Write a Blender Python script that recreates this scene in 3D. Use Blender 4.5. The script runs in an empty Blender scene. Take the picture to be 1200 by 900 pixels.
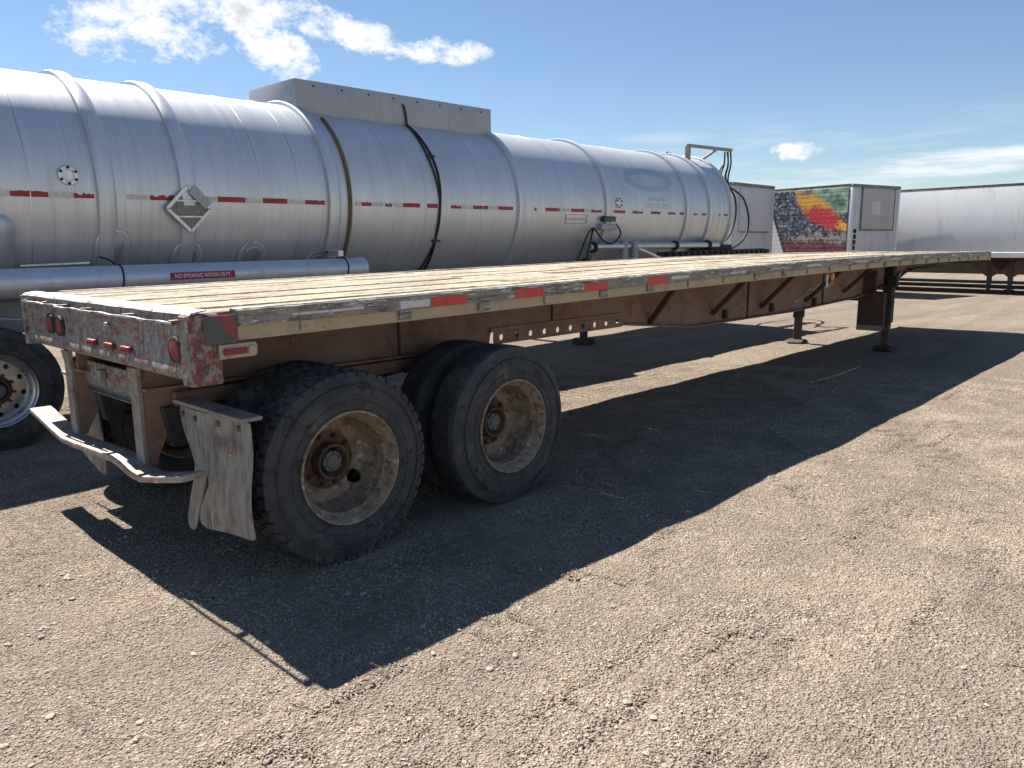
import bpy, bmesh, math, random
import numpy as np
from mathutils import Vector, Matrix
R = math.radians
random.seed(7)
SC = bpy.context.scene
COL = SC.collection

# ---------------------------------------------------------------- camera
CAM = Vector((-1.4721, -3.3118, 1.6436))
yaw, pitch, roll, fpx = R(43.1899), R(-10.2818), R(-0.4726), 896.62
fw = Vector((math.cos(pitch)*math.cos(yaw), math.cos(pitch)*math.sin(yaw), math.sin(pitch)))
rt = Vector((math.sin(yaw), -math.cos(yaw), 0)); up = rt.cross(fw)
r2 = rt*math.cos(roll) + up*math.sin(roll); u2 = up*math.cos(roll) - rt*math.sin(roll)
cam = bpy.data.cameras.new('camera'); co = bpy.data.objects.new('camera', cam); COL.objects.link(co)
co.matrix_world = Matrix(((r2.x, u2.x, -fw.x, CAM.x), (r2.y, u2.y, -fw.y, CAM.y), (r2.z, u2.z, -fw.z, CAM.z), (0, 0, 0, 1)))
cam.sensor_fit = 'HORIZONTAL'; cam.sensor_width = 36; cam.lens = fpx/1200*36
cam.clip_start = .05; cam.clip_end = 3000
SC.camera = co

# ---------------------------------------------------------------- sky, sun, exposure
SUN_EL, SUN_AZ = 53.4, 89.0                     # azimuth measured from +X towards +Y
SKY = 0.05
sun = bpy.data.lights.new('sun', 'SUN'); sun.energy = 5.0; sun.angle = R(.53); sun.color = (1, .95, .87)
so = bpy.data.objects.new('sun', sun); COL.objects.link(so)
sd = Vector((math.cos(R(SUN_EL))*math.cos(R(SUN_AZ)), math.cos(R(SUN_EL))*math.sin(R(SUN_AZ)), math.sin(R(SUN_EL))))
so.rotation_euler = sd.to_track_quat('Z', 'Y').to_euler(); so.location = (0, 30, 40)

W = bpy.data.worlds.new('World'); SC.world = W; W.use_nodes = True
wn, wl = W.node_tree.nodes, W.node_tree.links
wn.clear()
def wnode(t, **k):
    n = wn.new(t)
    for a, b in k.items(): setattr(n, a, b)
    return n
def wmath(op, a, b=None, c=None, clamp=False):
    n = wnode('ShaderNodeMath', operation=op, use_clamp=clamp)
    for i, v in enumerate((a, b, c)):
        if v is None: continue
        if isinstance(v, (int, float)): n.inputs[i].default_value = v
        else: wl.new(v, n.inputs[i])
    return n.outputs[0]
sky = wnode('ShaderNodeTexSky', sky_type='NISHITA', sun_disc=False)
sky.sun_elevation = R(SUN_EL); sky.sun_rotation = R(90-SUN_AZ); sky.altitude = 1600; sky.air_density = 1.25; sky.dust_density = .05; sky.ozone_density = 4.0
tcw = wnode('ShaderNodeTexCoord'); DIR = tcw.outputs['Generated']
sep = wnode('ShaderNodeSeparateXYZ'); wl.new(DIR, sep.inputs[0])
AZ = wmath('MULTIPLY', wmath('ARCTAN2', sep.outputs[1], sep.outputs[0]), 180/math.pi)
EL = wmath('MULTIPLY', wmath('ARCSINE', sep.outputs[2]), 180/math.pi)
def wnoise(scale, detail, rough, stretch=None, dist=0, off=(0, 0, 0)):
    n = wnode('ShaderNodeTexNoise'); n.inputs['Scale'].default_value = scale; n.inputs['Detail'].default_value = detail
    n.inputs['Roughness'].default_value = rough; n.inputs['Distortion'].default_value = dist
    m = wnode('ShaderNodeMapping'); m.inputs['Scale'].default_value = stretch or (1, 1, 1); m.inputs['Location'].default_value = off
    wl.new(DIR, m.inputs[0]); wl.new(m.outputs[0], n.inputs['Vector'])
    return n.outputs[0]
def blob(az, el, wa, we, s=1., tilt=0.):
    a = wmath('SUBTRACT', AZ, az); e = wmath('SUBTRACT', EL, el)
    if tilt: e = wmath('SUBTRACT', e, wmath('MULTIPLY', a, tilt))
    q = wmath('ADD', wmath('POWER', wmath('ABSOLUTE', wmath('DIVIDE', a, wa)), 2.0), wmath('POWER', wmath('ABSOLUTE', wmath('DIVIDE', e, we)), 2.0))
    return wmath('MULTIPLY', wmath('SUBTRACT', 1.0, q, clamp=True), s)
def allmax(L):
    o = L[0]
    for x in L[1:]: o = wmath('MAXIMUM', o, x)
    return o
# cumulus seen over the tank, a small one over the far trailers, then the same kind of cloud scattered round the sky
mask = allmax([blob(67.6, 13.3, 5.6, 2.1, 1), blob(66.0, 15.2, 3.2, 1.7, .9), blob(60.4, 15.1, 4.4, 1.6, 1, -.15), blob(59.2, 12.9, 3.0, 1.9, 1, .3),
               blob(54.2, 14.2, 4.4, 1.4, .95, .22), blob(48.6, 13.2, 5.0, 1.05, 1, .03), blob(23.3, 6.1, 2.1, .8, .95),
               blob(112, 12, 9, 2.5, .9), blob(-60, 12, 10, 2.5, .9)])
fb = wnoise(14, 4, .6, (1, 1, 1.7))
fb2 = wnoise(48, 6, .72, (1, 1, 1.5), 0, (3, 1, 7))
dens = wmath('ADD', wmath('MULTIPLY', mask, .6), wmath('ADD', wmath('MULTIPLY', wmath('SUBTRACT', fb, .5), 1.5), wmath('MULTIPLY', wmath('SUBTRACT', fb2, .5), 1.5)))
cum = wmath('MULTIPLY', wmath('SUBTRACT', dens, .12), 2.2, clamp=True)
cum = wmath('MULTIPLY', cum, wmath('MULTIPLY', mask, 7, clamp=True))
# thin cirrus low in the sky
ci = wnoise(7, 5, .65, (1, 1, 9), 0, (1, 5, 2))
cib = wmath('MULTIPLY', wmath('MULTIPLY', wmath('SUBTRACT', ci, .47), 2.6, clamp=True), wmath('SUBTRACT', 1.0, wmath('ABSOLUTE', wmath('DIVIDE', wmath('SUBTRACT', EL, 4.6), 4.2)), clamp=True))
cir = wmath('ADD', wmath('MULTIPLY', cib, .75), wmath('ADD', wmath('MULTIPLY', blob(12, 5.0, 11, .9, .75, -.03), wmath('MULTIPLY', wmath('SUBTRACT', ci, .3), 2.2, clamp=True)), wmath('MULTIPLY', blob(32, 7.3, 4, .5, .45), ci)), clamp=True)
cov = wmath('MAXIMUM', cum, cir)
shade = wmath('MULTIPLY', wmath('SUBTRACT', dens, .46), 1.6, clamp=True)
lit = wmath('SUBTRACT', 1.04, wmath('MULTIPLY', wmath('MULTIPLY', wmath('MULTIPLY', wmath('SUBTRACT', fb, .46), 5.0, clamp=True), shade), .42))
cc = wnode('ShaderNodeCombineColor')
wl.new(wmath('MULTIPLY', lit, 1.0), cc.inputs[0]); wl.new(wmath('MULTIPLY', wmath('ADD', lit, .02), 1.0), cc.inputs[1]); wl.new(wmath('MULTIPLY', wmath('ADD', lit, .06), 1.0), cc.inputs[2])
bg1 = wnode('ShaderNodeBackground'); wl.new(sky.outputs[0], bg1.inputs[0]); bg1.inputs[1].default_value = SKY
bg2 = wnode('ShaderNodeBackground'); wl.new(cc.outputs[0], bg2.inputs[0]); bg2.inputs[1].default_value = .43
mx = wnode('ShaderNodeMixShader'); wl.new(cov, mx.inputs[0]); wl.new(bg1.outputs[0], mx.inputs[1]); wl.new(bg2.outputs[0], mx.inputs[2])
W.cycles.sampling_method='MANUAL'; W.cycles.sample_map_resolution=256
wo = wnode('ShaderNodeOutputWorld'); wl.new(mx.outputs[0], wo.inputs[0])
SC.view_settings.view_transform = 'Standard'; SC.view_settings.look = 'None'
SC.view_settings.exposure = 1.26; SC.view_settings.gamma = 1
SC.render.engine = 'CYCLES'
SC.cycles.max_bounces = 4; SC.cycles.diffuse_bounces = 2; SC.cycles.glossy_bounces = 3
SC.cycles.caustics_reflective = False; SC.cycles.caustics_refractive = False

# ---------------------------------------------------------------- materials
class NT:
    def __init__(s, name, rough=.7, metal=0., col=None):
        s.m = bpy.data.materials.new(name); s.m.use_nodes = True
        s.n, s.l = s.m.node_tree.nodes, s.m.node_tree.links
        s.b = s.n['Principled BSDF']; s.b.inputs['Roughness'].default_value = rough; s.b.inputs['Metallic'].default_value = metal
        if col: s.b.inputs['Base Color'].default_value = (*col, 1)
    def new(s, t, **k):
        n = s.n.new(t)
        for a, b in k.items(): setattr(n, a, b)
        return n
    def set(s, inp, v):
        if isinstance(v, (int, float)): inp.default_value = v
        elif isinstance(v, tuple): inp.default_value = (*v, 1) if len(inp.default_value) == 4 and len(v) == 3 else v
        else: s.l.new(v, inp)
    def co(s, scale=(1, 1, 1), kind='Object', rnd=0., loc=(0, 0, 0)):
        t = s.new('ShaderNodeTexCoord'); m = s.new('ShaderNodeMapping'); m.inputs['Scale'].default_value = scale; m.inputs['Location'].default_value = loc
        v = t.outputs[kind]
        if rnd:
            oi = s.new('ShaderNodeObjectInfo'); mu = s.new('ShaderNodeMath', operation='MULTIPLY'); s.l.new(oi.outputs['Random'], mu.inputs[0]); mu.inputs[1].default_value = rnd
            ad = s.new('ShaderNodeVectorMath', operation='ADD'); s.l.new(v, ad.inputs[0]); s.l.new(mu.outputs[0], ad.inputs[1]); v = ad.outputs[0]
        s.l.new(v, m.inputs[0]); return m.outputs[0]
    def noise(s, vec, scale=5, detail=6, rough=.6, dist=0):
        n = s.new('ShaderNodeTexNoise'); s.l.new(vec, n.inputs['Vector'])
        n.inputs['Scale'].default_value = scale; n.inputs['Detail'].default_value = detail; n.inputs['Roughness'].default_value = rough; n.inputs['Distortion'].default_value = dist
        return n.outputs[0]
    def vor(s, vec, scale, out='Color', feature='F1', rnd=1.):
        n = s.new('ShaderNodeTexVoronoi', feature=feature); s.l.new(vec, n.inputs['Vector']); n.inputs['Scale'].default_value = scale
        n.inputs['Randomness'].default_value = rnd
        return n.outputs[out]
    def ramp(s, fac, stops, interp='LINEAR'):
        n = s.new('ShaderNodeValToRGB'); s.l.new(fac, n.inputs[0]); e = n.color_ramp.elements; n.color_ramp.interpolation = interp
        while len(e) < len(stops): e.new(.5)
        for i, (p, c) in enumerate(stops):
            e[i].position = p; e[i].color = (*c, 1) if isinstance(c, tuple) else (c, c, c, 1)
        return n.outputs[0]
    def mix(s, fac, a, b, mode='MIX'):
        n = s.new('ShaderNodeMix', data_type='RGBA', blend_type=mode); s.set(n.inputs[0], fac)
        s.set(n.inputs[6], a); s.set(n.inputs[7], b); return n.outputs[2]
    def math(s, op, a, b=None, clamp=False):
        n = s.new('ShaderNodeMath', operation=op, use_clamp=clamp); s.set(n.inputs[0], a)
        if b is not None: s.set(n.inputs[1], b)
        return n.outputs[0]
    def base(s, c): s.set(s.b.inputs['Base Color'], c); return s
    def rough(s, c): s.set(s.b.inputs['Roughness'], c); return s
    def bump(s, h, strength=.5, dist=.01):
        n = s.new('ShaderNodeBump'); s.set(n.inputs['Height'], h); n.inputs['Strength'].default_value = strength; n.inputs['Distance'].default_value = dist
        s.l.new(n.outputs[0], s.b.inputs['Normal']); return s

def weathered(name, c1, c2, scale=4, layers=(), rough=.7, metal=0., bump=.3, bscale=60, stretch=(1, 1, 1), rnd=0., spec=.5):
    """base colour varied between c1 and c2, then patches of other colours laid on by noise thresholds"""
    t = NT(name, rough, metal)
    v = t.co(stretch, rnd=rnd)
    c = t.mix(t.ramp(t.noise(v, scale, 5, .65), [(.3, 0.), (.7, 1.)]), c1, c2)
    for i, (col, sc, lo, hi, st) in enumerate(layers):
        vv = t.co(st, rnd=rnd, loc=(i*3.7, i*1.9, i*5.1))
        c = t.mix(t.ramp(t.noise(vv, sc, 7, .74, .3), [(lo-.025, 0.), (hi-.03, 1.)]), c, col)
    t.base(c)
    vb = t.co((1, 1, 1), rnd=rnd)
    n = t.noise(vb, bscale, 3, .7); n2 = t.noise(vb, bscale*.15, 3, .6)
    t.bump(t.math('ADD', n, n2), bump, .004)
    t.rough(t.ramp(n2, [(.3, max(0, rough-.12)), (.7, min(1, rough+.12))]))
    t.b.inputs['Specular IOR Level'].default_value = spec
    return t.m
I3 = (1, 1, 1)
RUST = (.14, .062, .03)
M = {}
M['beam'] = weathered('rust_brown_paint', (.2, .115, .085), (.29, .175, .13), 2.5, [((.17, .072, .042), 7, .54, .72, I3), ((.42, .32, .24), 22, .63, .75, (1, 1, .5)), ((.06, .04, .035), 5, .64, .78, I3)], .8, 0, .5, 50)
M['beamdark'] = weathered('dark_rust_steel', (.07, .042, .032), (.12, .07, .05), 3, [((.19, .12, .08), 12, .6, .75, I3)], .85, 0, .5, 50)
M['rearplate'] = weathered('worn_grey_red_plate', (.3, .285, .26), (.16, .155, .15), 11, [((.42, .4, .36), 34, .53, .62, (1, 1.4, .5)), ((.23, .05, .042), 9, .545, .66, (1, .8, 2.2)), ((.25, .12, .06), 15, .55, .64, (1, .6, 1.6)), ((.07, .065, .065), 24, .56, .64, (1, 1.6, .4)), ((.5, .48, .45), 70, .62, .68, I3)], .62, .15, .8, 45)
M['corner'] = weathered('worn_red_corner', (.23, .05, .05), (.14, .05, .045), 14, [((.26, .24, .21), 22, .5, .58, (1, 1, .6)), ((.07, .055, .05), 26, .54, .62, (1, 1, .6)), ((.42, .14, .13), 55, .58, .66, I3)], .65, 0, .7, 50)
M['darkplate'] = weathered('dark_green_plate', (.05, .075, .07), (.075, .09, .085), 10, [((.3, .05, .06), 9, .52, .6, I3)], .6, 0, .4, 60)
M['baresteel'] = weathered('bare_scuffed_steel', (.42, .41, .4), (.6, .59, .57), 12, [((.14, .115, .1), 14, .54, .64, (1, .6, 1))], .5, .3, .4, 70)
M['greyrail'] = weathered('weathered_grey_rail', (.21, .195, .16), (.31, .285, .235), 5, [((.1, .095, .085), 11, .53, .62, (.4, 1, 3)), ((.36, .28, .19), 6, .55, .66, (.7, 1, 1.5)), ((.62, .61, .58), 16, .58, .63, (.45, 1, 4)), ((.06, .055, .05), 40, .6, .67, (.6, 1, 1.4))], .7, .05, .8, 60)
M['tanrail'] = weathered('faded_tan_rail', (.42, .33, .2), (.5, .41, .27), 2.5, [((.3, .27, .22), 5, .55, .68, (.6, 1, 1)), ((.25, .17, .1), 15, .62, .72, (1, 1, .5))], .75, 0, .4, 60)
M['greysteel'] = weathered('dusty_grey_steel', (.24, .22, .2), (.36, .33, .3), 5, [((.2, .12, .08), 8, .55, .68, I3), ((.45, .43, .4), 25, .6, .7, I3)], .65, .25, .5, 50)
M['bar'] = weathered('scuffed_guard_bar', (.27, .24, .21), (.38, .34, .31), 6, [((.24, .13, .085), 9, .55, .66, I3), ((.66, .65, .63), 14, .6, .68, I3)], .55, .3, .4, 50)
M['flap'] = weathered('dusty_grey_flap', (.25, .23, .2), (.37, .345, .3), 8, [((.15, .14, .125), 9, .53, .66, (1, 3, .5)), ((.2, .12, .1), 12, .6, .7, (1, 2, .6)), ((.45, .42, .37), 12, .6, .72, (1, 3, .5))], .9, 0, .5, 70, (1, 2, .7), spec=.2)
M['rubber'] = weathered('dusty_rubber', (.04, .042, .046), (.085, .086, .088), 6, [((.15, .13, .105), 6, .57, .76, I3), ((.03, .03, .031), 13, .56, .66, I3), ((.12, .115, .11), 60, .6, .7, I3)], .85, 0, .4, 80, spec=.3, rnd=9)
M['tread'] = M['rubber']
M['rim'] = weathered('dusty_cream_rim', (.25, .19, .125), (.4, .34, .26), 9, [((.19, .1, .05), 9, .48, .64, I3), ((.5, .48, .44), 12, .58, .7, I3), ((.1, .06, .038), 22, .56, .66, I3)], .7, 0, .6, 50, rnd=9)
M['rimrust'] = weathered('rusty_hub', (.1, .055, .035), (.15, .085, .055), 10, [((.06, .042, .034), 14, .52, .66, I3)], .85, 0, .7, 60, rnd=9)
M['hubcap'] = weathered('greasy_hub_cap', (.1, .105, .11), (.17, .17, .17), 15, [((.12, .07, .04), 20, .58, .7, I3)], .6, .3, .4, 60)
M['black'] = weathered('dark_undercarriage', (.03, .028, .026), (.06, .052, .045), 5, [((.11, .08, .06), 8, .6, .75, I3)], .85, 0, .4, 50)
M['redtape'] = weathered('red_reflective_tape', (.62, .045, .035), (.5, .03, .03), 12, [((.55, .3, .27), 30, .66, .74, I3)], .42, 0, .2, 120)
M['redtape2'] = weathered('red_tape_on_tank', (.34, .012, .018), (.28, .01, .016), 12, [], .4, 0, .2, 120)
M['whitetape'] = weathered('white_reflective_tape', (.55, .53, .48), (.66, .64, .6), 12, [((.35, .33, .3), 25, .55, .65, I3)], .45, 0, .2, 120)
M['redlens'] = weathered('worn_red_lens', (.3, .022, .03), (.2, .018, .022), 25, [((.24, .12, .1), 40, .56, .68, I3), ((.07, .03, .03), 18, .56, .68, I3)], .5, 0, .3, 90)
M['orangelens'] = weathered('orange_lens', (.7, .24, .03), (.6, .18, .02), 30, [], .3, 0, .2, 90)
M['tanpaint'] = weathered('tan_bracket_paint', (.4, .33, .24), (.48, .4, .3), 14, [(RUST, 20, .6, .72, I3)], .7, 0, .4, 60)
M['yellow'] = NT('yellow_chalk', .9, 0, (.5, .42, .25)).m
M['fadedred'] = NT('faded_red_print', .9, 0, (.25, .13, .12)).m
M['sign'] = weathered('red_sign', (.36, .012, .035), (.3, .01, .03), 10, [], .4, 0, .15, 100)
M['signwhite'] = NT('sign_lettering', .5, 0, (.75, .68, .7)).m
M['fadewhite'] = NT('faded_white_lettering', .6, .1, (.62, .66, .7)).m
M['fadeblue'] = NT('faded_blue_print', .47, .58, (.5, .54, .61)).m
M['fadepink'] = NT('faded_red_outline', .6, .2, (.42, .25, .26)).m
M['cable'] = NT('black_cable', .55, 0, (.012, .012, .013)).m
M['strap'] = weathered('tan_brown_strap', (.13, .09, .05), (.2, .15, .09), 8, [], .85, 0, .4, 60)
M['white'] = weathered('aged_white_panel', (.76, .77, .79), (.82, .83, .84), 1.2, [((.62, .63, .64), 3, .56, .75, (1, 1, .25)), ((.3, .27, .24), 18, .7, .75, I3)], .5, 0, .25, 8)
M['whitegrey'] = weathered('aged_grey_white_panel', (.55, .56, .58), (.64, .65, .66), 1.5, [((.45, .45, .45), 4, .56, .72, (1, 1, .25)), ((.12, .09, .08), 9, .71, .74, I3)], .5, 0, .25, 12)
M['beige'] = weathered('beige_panel', (.45, .43, .38), (.5, .48, .43), 2, [], .6, 0, .2, 20)
M['placard'] = weathered('grimy_placard', (.2, .185, .15), (.27, .25, .21), 14, [((.36, .34, .3), 20, .58, .68, I3)], .7, 0, .3, 60)
M['railgrey'] = weathered('aluminium_rail', (.5, .5, .5), (.62, .62, .62), 3, [((.2, .16, .13), 12, .6, .7, I3)], .45, .6, .3, 40)
M['darkrail'] = weathered('grimy_top_rail', (.2, .19, .17), (.3, .28, .25), 4, [((.08, .07, .06), 7, .54, .64, I3)], .7, .1, .3, 40)
M['glassgreen'] = NT('dark_gauge_glass', .2, 0, (.02, .035, .03)).m
M['gravelrock'] = weathered('loose_stone', (.3, .25, .2), (.42, .36, .3), 30, [((.12, .1, .09), 8, .6, .7, I3)], .9, 0, .4, 200, rnd=50)

# brushed, streaked aluminium of the tank
t = NT('tank_aluminium', .38, 1.0)
v = t.co((9, .35, .35)); v1 = t.co(I3); v2 = t.co((30, .5, .5))
st = t.noise(v, 1.6, 7, .62); fine = t.noise(v2, 2.2, 5, .6); blot = t.noise(v1, 1.3, 5, .6)
c = t.mix(t.ramp(st, [(.3, 0.), (.75, 1.)]), (.68, .7, .73), (.6, .615, .64))
c = t.mix(t.ramp(fine, [(.5, 0.), (.8, .2)]), c, (.45, .45, .44))
c = t.mix(t.ramp(blot, [(.45, 0.), (.75, .35)]), c, (.46, .44, .41))
drip = t.noise(t.co((16, .3, .3), loc=(7, 0, 3)), 1.5, 5, .65); c = t.mix(t.ramp(drip, [(.54, 0.), (.68, .3)]), c, (.36, .35, .33))
t.base(c); t.rough(t.ramp(t.noise(v, 1.1, 5, .6), [(.3, .42), (.75, .52)])); t.bump(t.math('ADD', t.noise(t.co((1, .25, .25)), 2.2, 3, .5), t.math('MULTIPLY', fine, .04)), .22, .012)
t.b.inputs['Metallic'].default_value = .58
M['tank'] = t.m
M['tankpad'] = weathered('dull_aluminium_pad', (.6, .61, .63), (.68, .69, .7), 4, [((.45, .44, .42), 8, .55, .7, (4, .5, .5))], .42, .85, .2, 50)
M['tube'] = weathered('clean_aluminium_tube', (.58, .6, .64), (.64, .66, .7), 3, [((.48, .48, .48), 6, .56, .72, (2, 1, 1))], .48, .6, .12, 30)
M['boxalu'] = weathered('dull_aluminium_sheet', (.34, .35, .375), (.4, .41, .435), 1.5, [((.3, .305, .32), 5, .55, .72, (3, 1, .5))], .55, .25, .15, 20)
M['alurim'] = weathered('aluminium_rim', (.55, .55, .56), (.66, .66, .66), 5, [((.35, .33, .3), 10, .58, .7, I3)], .35, .85, .2, 50)
M['dirtyrim'] = M['rim']

# weathered deck planks: grain runs along X
t = NT('weathered_plank', .85)
v = t.co((1.1, 5, 4), rnd=37); v2 = t.co((4, 26, 10), rnd=37); v3 = t.co((1, 2.0, 1), rnd=11); v4 = t.co((2.5, 6, 3), rnd=23)
g = t.noise(v, 2.4, 7, .7, .5); g2 = t.noise(v2, 2.5, 5, .65); bl = t.noise(v3, 2.2, 6, .7); sp_ = t.noise(v4, 7, 5, .7)
oi = t.new('ShaderNodeObjectInfo')
c = t.mix(oi.outputs['Random'], (0.418, 0.337, 0.232), (0.313, 0.267, 0.200))
c = t.mix(t.ramp(g, [(.4, 0.), (.6, 1.)]), c, (0.586, 0.514, 0.390))
c = t.mix(t.ramp(g2, [(.49, 0.), (.6, .85)]), c, (0.140, 0.105, 0.077))
c = t.mix(t.ramp(bl, [(.47, 0.), (.58, .8)]), c, (0.191, 0.152, 0.113))
c = t.mix(t.ramp(sp_, [(.52, 0.), (.62, .8)]), c, (0.174, 0.135, 0.097))
c = t.mix(t.ramp(t.noise(v4, 9, 4, .7), [(.55, 0.), (.63, .85)]), c, (0.576, 0.533, 0.451))
c = t.mix(t.ramp(t.noise(t.co((.7, 2, 1), rnd=5, loc=(4, 4, 4)), 2.4, 6, .75), [(.545, 0.), (.63, .7)]), c, (0.174, 0.085, 0.060))
t.base(c); t.bump(t.math('ADD', t.math('MULTIPLY', g, .8), t.math('ADD', g2, sp_)), .9, .008)
t.b.inputs['Specular IOR Level'].default_value = .2
M['plank'] = t.m

# gravel ground
t = NT('gravel_ground', .95)
v = t.co(I3)
cell = t.vor(v, 95, 'Color'); cell2 = t.vor(v, 42, 'Color'); dst = cell.node.outputs['Distance']; dst2 = cell2.node.outputs['Distance']
cs = t.new('ShaderNodeSeparateColor'); t.l.new(cell, cs.inputs[0]); cs2 = t.new('ShaderNodeSeparateColor'); t.l.new(cell2, cs2.inputs[0])
gc = [(0., (0.090, 0.068, 0.054)), (.2, (0.198, 0.156, 0.114)), (.5, (0.282, 0.222, 0.165)), (.8, (0.348, 0.283, 0.217)), (.94, (0.420, 0.348, 0.274)), (1., (0.504, 0.454, 0.388))]
c = t.ramp(cs.outputs[0], gc); c2 = t.ramp(cs2.outputs[1], gc)
c = t.mix(.35, c, c2)
big = t.noise(v, .55, 6, .6, .4); mid = t.noise(v, 3.2, 5, .6)
c = t.mix(t.ramp(big, [(.35, 0.), (.62, .6)]), c, (.2, .162, .13))
c = t.mix(t.ramp(mid, [(.52, 0.), (.72, .4)]), c, (.31, .245, .18))
c = t.mix(t.ramp(t.noise(t.co((.25, 1.3, 1)), 1.1, 5, .6), [(.45, 0.), (.62, .6)]), c, (.17, .14, .115))
t.base(c)
t.bump(t.math('ADD', t.math('ADD', t.math('MULTIPLY', dst, 1.), t.math('MULTIPLY', dst2, 1.2)), t.math('MULTIPLY', t.noise(v, 7, 5, .6), 1.6)), 1.0, .012)
t.b.inputs['Specular IOR Level'].default_value = .15
M['ground'] = t.m
t = NT('pebbles', .9)
at = t.new('ShaderNodeAttribute', attribute_name='tint')
c = t.ramp(at.outputs['Fac'], [(0., (.05, .042, .037)), (.16, (.14, .11, .086)), (.34, (.31, .247, .186)), (.55, (.4, .318, .237)), (.72, (.37, .275, .204)), (.9, (.48, .4, .318)), (.98, (.55, .485, .41)), (1., (.66, .62, .56))])
gp = t.new('ShaderNodeNewGeometry').outputs['Position']
c = t.mix(t.ramp(t.noise(gp, .9, 5, .65), [(.42, 0.), (.62, .65)]), c, (.2, .16, .128))
c = t.mix(t.ramp(t.noise(gp, 3.5, 4, .65), [(.48, 0.), (.64, .6)]), c, (.15, .118, .094))
c = t.mix(t.ramp(t.noise(gp, 1.7, 4, .6), [(.5, 0.), (.66, .5)]), c, (.5, .395, .29))
t.base(c); t.b.inputs['Specular IOR Level'].default_value = .2
M['pebble'] = t.m

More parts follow.
